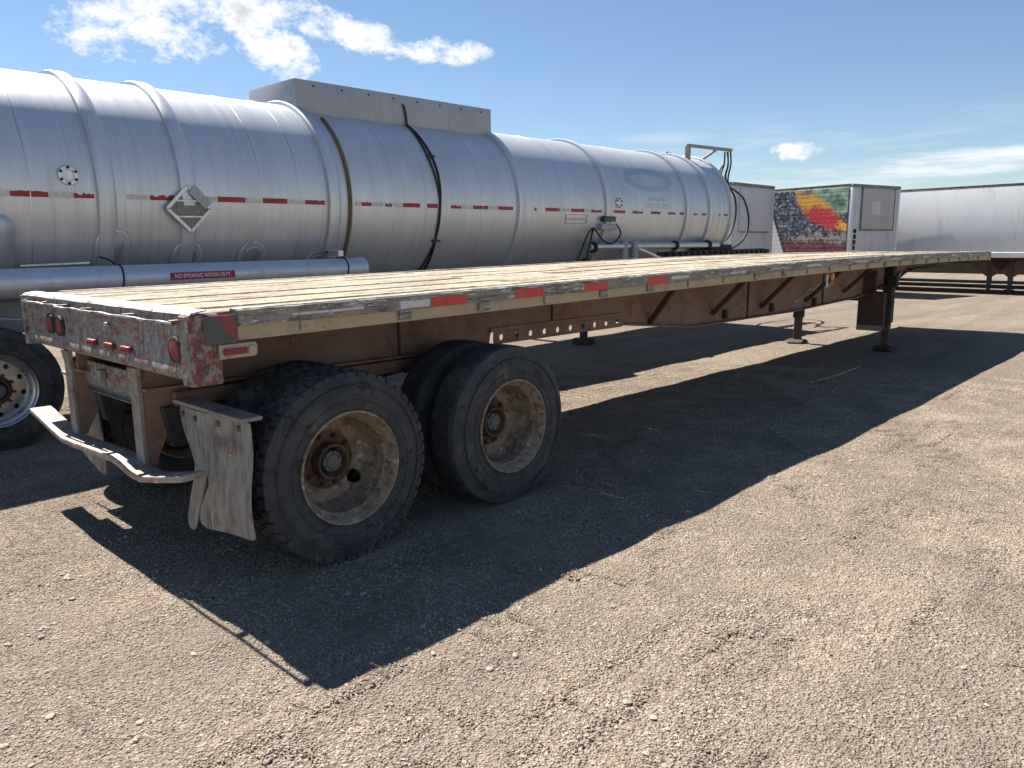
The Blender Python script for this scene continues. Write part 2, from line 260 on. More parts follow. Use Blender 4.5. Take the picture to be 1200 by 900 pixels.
# ---------------------------------------------------------------- mesh builder
class MB:
    def __init__(s): s.v = []; s.f = []
    def add(s, vs, fs):
        b = len(s.v); s.v += [tuple(p) for p in vs]; s.f += [tuple(i+b for i in f) for f in fs]; return s
    def box(s, x0, x1, y0, y1, z0, z1):
        return s.add([(x0, y0, z0), (x1, y0, z0), (x1, y1, z0), (x0, y1, z0), (x0, y0, z1), (x1, y0, z1), (x1, y1, z1), (x0, y1, z1)],
                     [(0, 3, 2, 1), (4, 5, 6, 7), (0, 1, 5, 4), (1, 2, 6, 5), (2, 3, 7, 6), (3, 0, 4, 7)])
    def hexa(s, p): return s.add(p, [(0, 3, 2, 1), (4, 5, 6, 7), (0, 1, 5, 4), (1, 2, 6, 5), (2, 3, 7, 6), (3, 0, 4, 7)])
    def beam(s, a, b, w, h, ref=(0, 0, 1)):
        a, b = Vector(a), Vector(b); d = (b-a).normalized(); ref = Vector(ref)
        if abs(d.dot(ref)) > .98: ref = Vector((0, 1, 0))
        x = d.cross(ref).normalized()*w/2; y = x.cross(d).normalized()*h/2
        return s.hexa([a-x-y, a+x-y, b+x-y, b-x-y, a-x+y, a+x+y, b+x+y, b-x+y])
    def prism(s, poly, plane, a, b):
        """poly in 2D extruded; plane 'XZ' (along y), 'YZ' (along x), 'XY' (along z)"""
        f = {'XZ': lambda p, t: (p[0], t, p[1]), 'YZ': lambda p, t: (t, p[0], p[1]), 'XY': lambda p, t: (p[0], p[1], t)}[plane]
        n = len(poly)
        return s.add([f(p, a) for p in poly]+[f(p, b) for p in poly],
                     [tuple(range(n))[::-1], tuple(range(n, 2*n))]+[(i, (i+1) % n, n+(i+1) % n, n+i) for i in range(n)])
    def lathe(s, prof, axis='Y', c=(0, 0, 0), seg=48, a0=0, a1=2*math.pi, caps=False):
        full = abs(a1-a0-2*math.pi) < 1e-6; n = seg if full else seg+1; vs = []
        for (h, r) in prof:
            for k in range(n):
                a = a0+(a1-a0)*k/seg; p, q = r*math.cos(a), r*math.sin(a)
                vs.append({'X': (c[0]+h, c[1]+p, c[2]+q), 'Y': (c[0]+p, c[1]+h, c[2]+q), 'Z': (c[0]+p, c[1]+q, c[2]+h)}[axis])
        fs = []
        for i in range(len(prof)-1):
            for k in range(seg):
                k2 = (k+1) % n; fs.append((i*n+k, i*n+k2, (i+1)*n+k2, (i+1)*n+k))
        if caps:
            fs.append(tuple(range(n))[::-1]); fs.append(tuple(range((len(prof)-1)*n, len(prof)*n)))
        return s.add(vs, fs)
    def cyl(s, a, b, r, r1=None, seg=16):
        return s.tube([a, b], [r, r if r1 is None else r1], seg)
    def tube(s, pts, r, seg=8):
        pts = [Vector(p) for p in pts]; rr = r if isinstance(r, list) else [r]*len(pts); vs = []
        d0 = (pts[1]-pts[0]).normalized(); ref = Vector((0, 0, 1)) if abs(d0.z) < .9 else Vector((1, 0, 0)); x = d0.cross(ref).normalized()
        for i, p in enumerate(pts):
            d = (pts[min(i+1, len(pts)-1)]-pts[max(i-1, 0)]).normalized()
            x = (x-d*x.dot(d)).normalized(); y = d.cross(x)
            for k in range(seg):
                a = 2*math.pi*k/seg; vs.append(p+x*rr[i]*math.cos(a)+y*rr[i]*math.sin(a))
        n = len(pts)
        fs = [(i*seg+k, i*seg+(k+1) % seg, (i+1)*seg+(k+1) % seg, (i+1)*seg+k) for i in range(n-1) for k in range(seg)]
        fs += [tuple(range(seg))[::-1], tuple(range((n-1)*seg, n*seg))]
        return s.add(vs, fs)
    def mesh(s, name, m, bevel=0, smooth=35, seg=1):
        me = bpy.data.meshes.new(name); me.from_pydata(s.v, [], s.f); me.update()
        bm = bmesh.new(); bm.from_mesh(me)
        if bevel:
            bmesh.ops.remove_doubles(bm, verts=bm.verts, dist=1e-5)
            ed = [e for e in bm.edges if len(e.link_faces) == 2 and e.calc_face_angle(0) > R(30)]
            bmesh.ops.bevel(bm, geom=ed, offset=bevel, segments=seg, affect='EDGES', profile=.6, clamp_overlap=True)
        bmesh.ops.recalc_face_normals(bm, faces=bm.faces)
        bm.to_mesh(me); bm.free()
        me.materials.append(M[m])
        if smooth:
            me.shade_smooth(); me.set_sharp_from_angle(angle=R(smooth))
        return me
    def build(s, name, m, parent=None, bevel=0, smooth=35, loc=None, seg=1):
        o = bpy.data.objects.new(name, s.mesh(name, m, bevel, smooth, seg)); COL.objects.link(o)
        return attach(o, parent, loc)
BASE = {}
def attach(o, parent, loc=None):
    l = Vector(loc) if loc else Vector((0, 0, 0))
    if parent:
        o.parent = parent
        if parent.name in BASE: l = l-BASE[parent.name]
    o.location = l
    return o
def thing(name, label, cat, base=(0, 0, 0), group=None, world=True, rotz=0):
    o = bpy.data.objects.new(name, None); COL.objects.link(o); o.location = base; o.rotation_euler.z = rotz; o.empty_display_size = .2
    o['label'] = label; o['category'] = cat
    if group: o['group'] = group
    if world: BASE[o.name] = Vector(base)
    return o
def obj(name, me, parent, loc=None, rot=None):
    o = bpy.data.objects.new(name, me); COL.objects.link(o); attach(o, parent, loc)
    if rot: o.rotation_euler = rot
    return o
def text(name, body, m, parent, mat4, size, extrude=.001, bold=0.):
    cu = bpy.data.curves.new(name, 'FONT'); cu.body = body; cu.size = size; cu.align_x = 'CENTER'; cu.align_y = 'CENTER'; cu.extrude = extrude; cu.resolution_u = 3; cu.offset = bold
    tmp = bpy.data.objects.new(name+'_tmp', cu); COL.objects.link(tmp)
    me = bpy.data.meshes.new_from_object(tmp.evaluated_get(bpy.context.evaluated_depsgraph_get())); bpy.data.objects.remove(tmp); bpy.data.curves.remove(cu)
    me.transform(mat4); me.materials.clear(); me.materials.append(M[m]); me.name = name
    return obj(name, me, parent)
def frame(o, x, y):
    x = Vector(x).normalized(); y = Vector(y).normalized(); z = x.cross(y); o = Vector(o)
    return Matrix(((x.x, y.x, z.x, o.x), (x.y, y.y, z.y, o.y), (x.z, y.z, z.z, o.z), (0, 0, 0, 1)))
def boolcut(me, cutter):
    a = bpy.data.objects.new('a', me); b = bpy.data.objects.new('b', cutter); COL.objects.link(a); COL.objects.link(b)
    md = a.modifiers.new('m', 'BOOLEAN'); md.object = b; md.operation = 'DIFFERENCE'; md.solver = 'EXACT'
    r = bpy.data.meshes.new_from_object(a.evaluated_get(bpy.context.evaluated_depsgraph_get()))
    bpy.data.objects.remove(a); bpy.data.objects.remove(b)
    r.shade_smooth(); r.set_sharp_from_angle(angle=R(35))
    return r

# ---------------------------------------------------------------- ground and gravel
rng = np.random.default_rng(4)
_w = [(rng.uniform(.5, 1.6), rng.uniform(0, 6.28), rng.uniform(0, 6.28), rng.uniform(.6, 1)) for _ in range(14)]
_rd = random.Random(21); _d = []
for _ in range(150):
    r_, a_ = _rd.uniform(1.8, 11), yaw+R(_rd.uniform(-44, 42)); th_ = R(_rd.gauss(8, 30))
    _d.append((CAM.x+r_*math.cos(a_), CAM.y+r_*math.sin(a_), math.cos(th_), math.sin(th_), _rd.uniform(.12, .55), _rd.uniform(.035, .09), _rd.choice([-1, -1, 1])*_rd.uniform(.006, .016)))
def gh(x, y):
    z = 0*x
    for k, th, ph, a in _w: z = z + a*np.sin((x*math.cos(th)+y*math.sin(th))*k*2+ph)
    z = z*.0024-.009
    for k, th, ph, a in _w[:8]: z = z + .0011*a*np.sin((x*math.sin(th)-y*math.cos(th))*k*9+ph*2)
    for cx, cy, c_, s_, la, lb, h in _d:                       # scuffs and shallow ruts
        u, v = (x-cx)*c_+(y-cy)*s_, (y-cy)*c_-(x-cx)*s_
        z = z + h*np.exp(-(u/la)**2-(v/lb)**2)
    return z
def ground():
    # one sheet: fine in front of the camera, coarse out to the horizon
    def axis(lo, hi, st):
        a = list(np.arange(lo, hi+1e-6, st)); s = st
        l = [lo]; h = [hi]
        while h[-1] < 900: s *= 1.45; h.append(h[-1]+s)
        s = st
        while l[-1] > -900: s *= 1.45; l.append(l[-1]-s)
        return np.array(l[1:][::-1]+a+h[1:])
    xs = axis(-3.5, 13, .055); ys = axis(-6, 6.5, .055)
    X, Y = np.meshgrid(xs, ys); fade = np.clip((40-np.hypot(X, Y))/20, 0, 1)
    Z = gh(X, Y)*fade-.004*(1-fade)
    nx, ny = len(xs), len(ys)
    vs = np.stack([X.ravel(), Y.ravel(), Z.ravel()], 1)
    i = np.arange(nx*ny).reshape(ny, nx)
    fs = np.stack([i[:-1, :-1].ravel(), i[:-1, 1:].ravel(), i[1:, 1:].ravel(), i[1:, :-1].ravel()], 1)
    me = bpy.data.meshes.new('ground'); me.from_pydata(vs.tolist(), [], fs.tolist()); me.materials.append(M['ground']); me.shade_smooth()
    o = bpy.data.objects.new('ground', me); COL.objects.link(o); o['kind'] = 'structure'
ground()
def gravel():
    """pebble carpet: small patches of loose pebbles laid on a jittered grid over the ground in front of the trailer"""
    P = []; st = .115
    for ix in range(-44, 130):
        for iy in range(-80, 54):
            x, y = ix*st, iy*st
            d = Vector((x-CAM.x, y-CAM.y)); r = d.length; a = math.degrees(math.atan2(d.y, d.x))
            if r < 1.2 or r > 11 or not (yaw*57.3-46 < a < yaw*57.3+44): continue
            P.append((x+random.uniform(-.01, .01), y+random.uniform(-.01, .01), r))
    P = np.array(P); h = gh(P[:, 0], P[:, 1]); e = .04
    nrm = np.stack([-(gh(P[:, 0]+e, P[:, 1])-h)/e, -(gh(P[:, 0], P[:, 1]+e)-h)/e, np.ones(len(P))], 1); nrm /= np.linalg.norm(nrm, axis=1)[:, None]
    me = bpy.data.meshes.new('gravel'); me.from_pydata([(p[0], p[1], z) for p, z in zip(P, h)], [], [])
    at = me.attributes.new('nrm', 'FLOAT_VECTOR', 'POINT'); at.data.foreach_set('vector', nrm.astype(np.float32).ravel())
    me.materials.append(M['pebble'])
    o = bpy.data.objects.new('gravel', me); COL.objects.link(o); o['kind'] = 'stuff'; o['label'] = 'loose tan pea gravel scattered over the yard'; o['category'] = 'gravel'
    g = bpy.data.node_groups.new('gravel_patches', 'GeometryNodeTree')
    g.interface.new_socket('Geometry', in_out='INPUT', socket_type='NodeSocketGeometry'); g.interface.new_socket('Geometry', in_out='OUTPUT', socket_type='NodeSocketGeometry')
    N, L = g.nodes, g.links
    gi, go = N.new('NodeGroupInput'), N.new('NodeGroupOutput')
    def nd(t, **k):
        n = N.new(t)
        for a, b in k.items(): setattr(n, a, b)
        return n
    patches = []
    for v in range(8):
        grid = nd('GeometryNodeMeshGrid'); grid.inputs['Size X'].default_value = .13; grid.inputs['Size Y'].default_value = .13; grid.inputs['Vertices X'].default_value = 2; grid.inputs['Vertices Y'].default_value = 2
        ds = nd('GeometryNodeDistributePointsOnFaces'); ds.inputs['Density'].default_value = 14000; ds.inputs['Seed'].default_value = v*7+1
        L.new(grid.outputs['Mesh'], ds.inputs['Mesh'])
        ico = nd('GeometryNodeMeshIcoSphere'); ico.inputs['Radius'].default_value = 1; ico.inputs['Subdivisions'].default_value = 1
        ip = nd('GeometryNodeInstanceOnPoints'); L.new(ds.outputs['Points'], ip.inputs['Points']); L.new(ico.outputs['Mesh'], ip.inputs['Instance'])
        rr = nd('FunctionNodeRandomValue', data_type='FLOAT_VECTOR'); rr.inputs[0].default_value = (-.5, -.5, 0); rr.inputs[1].default_value = (.5, .5, 6.28); rr.inputs['Seed'].default_value = v
        L.new(rr.outputs[0], ip.inputs['Rotation'])
        r1 = nd('FunctionNodeRandomValue', data_type='FLOAT'); r1.inputs[2].default_value = 0; r1.inputs[3].default_value = 1; r1.inputs['Seed'].default_value = v+20
        pw = nd('ShaderNodeMath', operation='POWER'); L.new(r1.outputs[1], pw.inputs[0]); pw.inputs[1].default_value = 5
        ma = nd('ShaderNodeMath', operation='MULTIPLY_ADD'); L.new(pw.outputs[0], ma.inputs[0]); ma.inputs[1].default_value = .0055; ma.inputs[2].default_value = .0022
        r3 = nd('FunctionNodeRandomValue', data_type='FLOAT_VECTOR'); r3.inputs[0].default_value = (.8, .65, .4); r3.inputs[1].default_value = (1.4, 1.1, .75); r3.inputs['Seed'].default_value = v+40
        vm = nd('ShaderNodeVectorMath', operation='SCALE'); L.new(r3.outputs[0], vm.inputs[0]); L.new(ma.outputs[0], vm.inputs['Scale'])
        L.new(vm.outputs[0], ip.inputs['Scale'])
        r4 = nd('FunctionNodeRandomValue', data_type='FLOAT'); r4.inputs[2].default_value = 0; r4.inputs[3].default_value = 1; r4.inputs['Seed'].default_value = v+60
        sa = nd('GeometryNodeStoreNamedAttribute', data_type='FLOAT', domain='INSTANCE'); sa.inputs['Name'].default_value = 'tint'
        L.new(ip.outputs[0], sa.inputs['Geometry']); L.new(r4.outputs[1], sa.inputs['Value'])
        rl = nd('GeometryNodeRealizeInstances'); L.new(sa.outputs[0], rl.inputs[0])
        sm = nd('GeometryNodeSetMaterial'); sm.inputs['Material'].default_value = M['pebble']; L.new(rl.outputs[0], sm.inputs[0])
        patches.append(nd('GeometryNodeGeometryToInstance')); L.new(sm.outputs[0], patches[-1].inputs[0])
    jn = nd('GeometryNodeJoinGeometry')
    for p in patches: L.new(p.outputs[0], jn.inputs[0])
    mp = nd('GeometryNodeMeshToPoints'); L.new(gi.outputs[0], mp.inputs[0])
    ip = nd('GeometryNodeInstanceOnPoints'); L.new(mp.outputs[0], ip.inputs['Points']); L.new(jn.outputs[0], ip.inputs['Instance']); ip.inputs['Pick Instance'].default_value = True
    ri = nd('FunctionNodeRandomValue', data_type='INT'); ri.inputs[4].default_value = 0; ri.inputs[5].default_value = 7; L.new(ri.outputs[2], ip.inputs['Instance Index'])
    na = nd('GeometryNodeInputNamedAttribute', data_type='FLOAT_VECTOR'); na.inputs[0].default_value = 'nrm'
    al = nd('FunctionNodeAlignRotationToVector', axis='Z'); L.new(na.outputs[0], al.inputs['Vector'])
    rz = nd('FunctionNodeRandomValue', data_type='INT'); rz.inputs[4].default_value = 0; rz.inputs[5].default_value = 3; rz.inputs['Seed'].default_value = 9
    mz = nd('ShaderNodeMath', operation='MULTIPLY'); L.new(rz.outputs[2], mz.inputs[0]); mz.inputs[1].default_value = math.pi/2
    cx = nd('ShaderNodeCombineXYZ'); L.new(mz.outputs[0], cx.inputs[2])
    er = nd('FunctionNodeEulerToRotation'); L.new(cx.outputs[0], er.inputs[0])
    ro = nd('FunctionNodeRotateRotation', rotation_space='LOCAL'); L.new(al.outputs[0], ro.inputs[0]); L.new(er.outputs[0], ro.inputs[1])
    L.new(ro.outputs[0], ip.inputs['Rotation'])
    L.new(ip.outputs[0], go.inputs[0])
    md = o.modifiers.new('patches', 'NODES'); md.node_group = g
gravel()
def stones():
    mb = MB(); base = bmesh.new(); bmesh.ops.create_icosphere(base, subdivisions=1, radius=1)
    bv = [v.co.copy() for v in base.verts]; bf = [tuple(v.index for v in f.verts) for f in base.faces]; base.free()
    for k in range(900):
        r = random.uniform(1.6, 13); a = yaw+R(random.uniform(-46, 46)); x, y = CAM.x+r*math.cos(a), CAM.y+r*math.sin(a)
        s = .006+.012*random.random()**4; sc = Vector((random.uniform(.8, 1.5), random.uniform(.7, 1.1), random.uniform(.4, .8)))*s
        rz = random.uniform(0, 6.3); z = float(gh(np.array(x), np.array(y)))+s*.25
        vs = []
        for v in bv:
            j = 1+random.uniform(-.22, .22); p = Vector((v.x*sc.x*j, v.y*sc.y*j, v.z*sc.z*j)); vs.append((x+p.x*math.cos(rz)-p.y*math.sin(rz), y+p.x*math.sin(rz)+p.y*math.cos(rz), z+p.z))
        mb.add(vs, bf)
    for (cx, cy, n_, m_) in [(-.38, .86, 16, .014), (-.24, .78, 10, .011), (-.62, .32, 22, .013), (-.3, .3, 8, .01), (.35, .62, 14, .01), (1.9, -.2, 12, .012), (.02, 1.25, 9, .012), (4.1, .1, 14, .013), (7.3, 1.1, 12, .016), (6.1, -2.2, 14, .012), (3.2, -2.6, 12, .01), (.6, -1.9, 12, .009)]:
        for k in range(n_):
            x, y = cx+random.gauss(0, .05), cy+random.gauss(0, .03); s = m_*random.uniform(.35, 1.1); z = float(gh(np.array(x), np.array(y)))+s*.3; rz = random.uniform(0, 6.3); vs = []
            for v in bv:
                j = s*(1+random.uniform(-.3, .3)); vs.append((x+v.x*j*math.cos(rz)-v.y*j*math.sin(rz), y+v.x*j*math.sin(rz)+v.y*j*math.cos(rz), z+v.z*j*.7))
            mb.add(vs, bf)
    o = mb.build('stones', 'gravelrock', smooth=0); o['kind'] = 'stuff'; o['label'] = 'larger loose stones lying on the gravel'; o['category'] = 'stones'
stones()

# ---------------------------------------------------------------- wheels (shared meshes; axis along Y, outer face at y=0, outside is -Y)
RT = .515
def tyre_mesh(kind):
    mb = MB(); w = .275; g = []
    ro = RT-.012 if kind == 'lug' else RT
    prof = [(.022, .298), (.008, .315), (.0, .345), (-.004, .385), (.002, .42), (.012, .455), (.022, .482), (.03, .498)]
    mb_prof = [(y, r) for y, r in prof]
    if kind == 'rib':
        mid = [(.034, .507), (.045, .513)]
        for gx in (.085, .125, .165, .205): mid += [(gx-.006, RT), (gx-.005, RT-.011), (gx+.005, RT-.011), (gx+.006, RT)]
        mid += [(w-.045, .513), (w-.034, .507)]
    else:
        mid = [(.04, ro-.004), (w/2, ro), (w-.04, ro-.004)]
    full = mb_prof+mid+[(w-y, r) for y, r in prof[::-1]]
    mb.lathe(full, 'Y', seg=96)
    # raised rings on the sidewall
    for r in (.36, .44): mb.lathe([(.0005, r-.004), (-.0065, r-.002), (-.0065, r+.002), (.003, r+.004)], 'Y', seg=96)
    if kind == 'lug':
        n = 46
        for k in range(n):
            for j, (y0, y1, sk) in enumerate([(.018, .078, .3), (.086, .133, -.2), (.142, .189, .2), (.197, .257, -.3)]):
                a = 2*math.pi*(k+(.5 if j % 2 else 0))/n; da = 2*math.pi/n*.36
                r0, r1 = ro-.012, RT
                if j in (0, 3): r0 = .48
                pts = []
                for rr in (r0, r1):
                    for (dy, s) in ((y0, -1), (y0, 1), (y1, 1), (y1, -1)):
                        aa = a+s*da+sk*((dy-(y0+y1)/2)/.06)*da*.9; drop = .0
                        if rr == r1 and ((j == 0 and dy == y0) or (j == 3 and dy == y1)): drop = .012
                        pts.append(((rr-drop)*math.cos(aa), dy, (rr-drop)*math.sin(aa)))
                mb.hexa(pts)
    return mb.mesh('tyre_'+kind, 'rubber', smooth=32)
def rim_mesh(mat, alu=False):
    mb = MB()
    if alu:
        prof = [(.03, .27), (.012, .30), (.004, .306), (-.004, .302), (.004, .292), (.02, .284), (.05, .272), (.075, .262), (.085, .25), (.075, .2), (.07, .165), (.07, .13), (.085, .125), (.1, .125), (.1, .15), (.12, .25), (.12, .27), (.03, .27)]
        hole_r, nh, hr, hy = .021, 10, .212, .08
    else:
        prof = [(.04, .272), (.022, .3), (.012, .306), (.0, .303), (.0, .294), (.014, .288), (.03, .276), (.06, .268), (.075, .256), (.16, .252), (.21, .246), (.24, .228), (.25, .2), (.25, .172), (.243, .165), (.243, .118), (.255, .118), (.255, .15), (.265, .2), (.255, .236), (.2, .262), (.08, .272), (.04, .272)]
        hole_r, nh, hr, hy = .04, 2, .21, .245
    mb.lathe(prof, 'Y', seg=72)
    me = mb.mesh('rim', mat, smooth=35)
    cut = MB()
    for k in range(nh):
        a = 2*math.pi*k/nh; p = (hr*math.cos(a), hr*math.sin(a)); cut.cyl((p[0], hy-.06, p[1]), (p[0], hy+.06, p[1]), hole_r, seg=20)
    return boolcut(me, cut.mesh('c', mat, smooth=0))
ME = {}
ME['tyre_lug'] = tyre_mesh('lug'); ME['tyre_rib'] = tyre_mesh('rib')
ME['rim'] = rim_mesh('rim'); ME['alurim'] = rim_mesh('alurim', True)
mb = MB(); mb.lathe([(.2, .03), (.2, .06), (.13, .082), (.115, .086), (.115, .097), (.13, .1), (.178, .103), (.182, .112), (.184, .162), (.189, .164)], 'Y', seg=36); ME['hub'] = mb.mesh('hub', 'rimrust')
mb = MB(); mb.lathe([(.1, .062), (.07, .06), (.062, .056), (.06, .042), (.054, .038), (.052, .0)], 'Y', seg=32)
for k in range(6): a = k*math.pi/3; mb.cyl((.049*math.cos(a), .052, .049*math.sin(a)), (.049*math.cos(a), .064, .049*math.sin(a)), .006, seg=6)
ME['hub_cap'] = mb.mesh('hub_cap', 'hubcap')
mb = MB(); mb.cyl((0, -.02, 0), (0, .004, 0), .014, seg=6); mb.cyl((0, -.028, 0), (0, -.02, 0), .008, seg=8); ME['nut'] = mb.mesh('lug_nut', 'rimrust', smooth=20)
mb = MB(); mb.lathe([(.0, .0), (.0, .16), (.02, .2), (.2, .2), (.2, .0)], 'Y', seg=36); ME['drum'] = mb.mesh('brake_drum', 'beamdark')
def wheel(parent, x, y, side, kind='lug', rim='rim', turn=0., inner=False, z=RT-.012):
    """side -1: outside faces -Y (rim front at y), +1: outside faces +Y. inner wheels of a dual pair are turned over"""
    out = -1 if side < 0 else 1
    flip = out > 0
    if inner: flip = not flip
    rot = (0, turn, math.pi if flip else 0)
    w = obj('wheel', ME[rim], parent, (x, y, z), rot)
    obj('tyre', ME['tyre_'+kind], w)
    if not inner:
        alu = rim == 'alurim'
        hb = obj('hub', ME['hub'], w, (0, -.11 if alu else .058, 0)); hc = obj('hub_cap', ME['hub_cap'], w, (0, -.09 if alu else .125, 0))
        for k in range(10):
            a = 2*math.pi*k/10
            obj('lug_nut', ME['nut'], w, (.142*math.cos(a), .07 if alu else .238, .135*math.sin(a)))
    return w

# ---------------------------------------------------------------- flatbed trailer
L = 14.93; WID = 2.44
def zt(x): return 1.363+.095*x/L+.05*math.sin(math.pi*max(0, min(1, x/L))**1.25)
FB = thing('flatbed_trailer', 'long weathered flatbed semi trailer with bare wooden deck and rusty frame', 'trailer', (1.4, 1.22, 0))
def strip(mb, x0, x1, y0, y1, dz0, dz1, n=None):
    """bar that follows the cambered deck line between x0 and x1"""
    n = n or max(1, int((x1-x0)/.8)); vs = []
    for i in range(n+1):
        x = x0+(x1-x0)*i/n; z = zt(x); vs += [(x, y0, z+dz0), (x, y1, z+dz0), (x, y1, z+dz1), (x, y0, z+dz1)]
    fs = [(3, 2, 1, 0), tuple(4*n+k for k in range(4))]
    for i in range(n):
        for k in range(4): fs.append((4*i+k, 4*i+(k+1) % 4, 4*i+4+(k+1) % 4, 4*i+4+k))
    return mb.add(vs, fs)
# deck planks
rows = 11; y0, y1 = .062, WID-.062; pw = (y1-y0)/rows
for r in range(rows):
    cuts = [.072]; x = .072
    while x < L-.12:
        x += random.choice([3.0, 3.66, 4.27, 4.88]) if cuts[1:] else random.uniform(1.6, 4.6)
        if L-.12-x < 1.2: x = L-.12
        cuts.append(x)
    for a, b in zip(cuts[:-1], cuts[1:]):
        dz = random.uniform(-.009, .006)-.004; g = random.uniform(.003, .009)
        strip(MB(), a+.001, b-.001, y0+r*pw+g, y0+(r+1)*pw-g, -.034+dz, dz).build('plank', 'plank', FB, bevel=.003)
# steel rear nose on top of the deck end and front nose
mb = MB(); n = 16
for k in range(n):
    ya, yb = WID*k/n, WID*(k+1)/n; w1, w2 = [math.sin(k*1.9)*.0015, math.sin((k+1)*1.9)*.0015]
    mb.hexa([(.0, ya, 1.352+w1), (.08, ya, 1.367), (.08, yb, 1.367), (.0, yb, 1.352+w2), (.012, ya, 1.364+w1), (.08, ya, 1.373), (.08, yb, 1.373), (.012, yb, 1.364+w2)])
mb.build('rear_nose_strip', 'baresteel', FB)
mb = MB()
for k in range(n):
    ya, yb = .07+2.28*k/n, .07+2.28*(k+1)/n; w1, w2 = [math.sin(k*2.3)*.003, math.sin((k+1)*2.3)*.003]; xo = -.058 if ya < 1.6 else -.03
    mb.hexa([(xo, ya, 1.312+w1), (xo+.016, ya, 1.312+w1), (xo+.016, yb, 1.312+w2), (xo, yb, 1.312+w2), (xo, ya, 1.322+w1), (xo+.016, ya, 1.322+w1), (xo+.016, yb, 1.322+w2), (xo, yb, 1.322+w2)])
lip = mb.build('rear_lip', 'baresteel', FB)
for yy in (.09, .62, 1.2, 1.58, 1.95, 2.33): MB().box(-.05 if yy < 1.6 else -.022, .006, yy-.02, yy+.02, 1.308, 1.33).build('lip_bracket', 'rearplate', lip, .002)
MB().box(L-.115, L, .0, WID, zt(L)-.16, zt(L)+.002).build('front_nose', 'greyrail', FB, .006)
# rear plate: pressed channel with rolled lower flange
prof = [(.005, 1.35), (.03, 1.35), (.03, 1.08), (.06, 1.065), (.06, 1.05), (.012, 1.05), (-.006, 1.062), (-.01, 1.085), (-.002, 1.11), (.006, 1.125)]
MB().prism(prof, 'XZ', .03, WID-.03).build('rear_plate', 'rearplate', FB, .002)
for nm, ya, yb in (('corner_post', -.004, .03), ('corner_post', WID-.03, WID+.004)):
    s = -1 if ya < 1 else 1
    mb = MB().box(-.012, .135, ya, yb, 1.032, 1.352)
    mb.build(nm, 'corner' if s < 0 else 'rearplate', FB, .006)
MB().box(-.02, .0, .0, .075, 1.036, 1.35).build('corner_angle', 'rearplate', FB, .005)
MB().box(.055, .215, -.012, -.0045, 1.214, 1.345).build('side_plate', 'darkplate', FB, .003)
br = MB().prism([(.12, 1.145), (.295, 1.147), (.305, 1.157), (.305, 1.2), (.295, 1.212), (.12, 1.21)], 'XZ', -.014, .004).build('lamp_bracket', 'tanpaint', FB, .002)
MB().box(.135, .245, -.03, -.015, 1.162, 1.192).build('side_marker_lamp', 'redlens', FB, .006, seg=2)
MB().lathe([(-.022, .0), (-.022, .019), (-.014, .022), (-.01, .022)], 'Y', (.274, -.002, 1.179), 20).build('side_reflector', 'tanpaint', FB)
for k, (yy, zz) in enumerate([(1.90, 1.2), (1.735, 1.195), (.156, 1.19)]):
    mb = MB().lathe([(.0, .062), (-.014, .06), (-.016, .052)], 'X', (0, yy, zz), 28); g = mb.build('tail_lamp', 'black', FB)
    MB().lathe([(-.01, .052), (-.016, .046), (-.019, .025), (-.02, 0.001)], 'X', (0, yy, zz), 28).build('lens', 'redlens', g)
for yy in (1.215, .955, .735):
    MB().box(-.022, .004, yy-.055, yy+.055, 1.127, 1.158).build('marker_lamp', 'redlens', FB, .008, seg=2)
MB().lathe([(-.012, .0), (-.012, .011), (0, .012)], 'X', (.0, .985, 1.252), 12).build('rear_bolt', 'baresteel', FB)
# side rails: tan channel under a grey rub rail, stake pockets between
for s, nm in ((0, 'right'), (1, 'left')):
    Yf = (lambda y: y) if s == 0 else (lambda y: WID-y)
    def st_(mb, xa, xb, ya, yb, a, b): return strip(mb, xa, xb, min(Yf(ya), Yf(yb)), max(Yf(ya), Yf(yb)), a, b)
    st_(MB(), .22, L-.1, .012, .05, -.145, -.012).build('side_rail', 'tanrail', FB, .003)
    st_(MB(), .218, L-.3, -.012, .012, -.078, -.002).build('rub_rail', 'greyrail', FB, .004)
    st_(MB(), .218, L-.12, .006, .062, -.0115, .003).build('rail_cap', 'greyrail', FB, .002)
    x = .55
    while x < L-.5:
        st_(MB(), x, x+.085, -.006, .0115, -.132, -.0785).build('stake_pocket', 'greyrail' if random.random() < .5 else 'tanrail', FB, .003); x += .61
for (a, b, h0, h1) in [(1.385, 1.655, -.075, -.022), (2.08, 2.35, -.075, -.02), (2.79, 3.065, -.078, -.02), (3.58, 3.855, -.08, -.02)]:
    strip(MB(), a, b, -.0145, -.0125, h0, h1, 3).build('red_tape', 'redtape', FB)
for (a, b, h0, h1) in [(1.16, 1.37, -.07, -.03), (.5, .92, -.05, -.038), (3.92, 4.2, -.05, -.03), (4.9, 5.2, -.055, -.04), (5.75, 6.05, -.05, -.038), (6.6, 6.95, -.055, -.035), (8.0, 8.4, -.055, -.038), (9.3, 9.7, -.055, -.04), (10.7, 11.0, -.05, -.035), (12.2, 12.5, -.05, -.032), (13.3, 13.55, -.05, -.03)]:
    strip(MB(), a, b, -.014, -.0125, h0, h1, 2).build('white_tape', 'whitetape', FB)
# cross members under the deck
x = .35
while x < L-.2:
    z = zt(x); MB().box(x, x+.05, .052, WID-.052, z-.125, z-.04).build('cross_member', 'beamdark', FB); x += .46
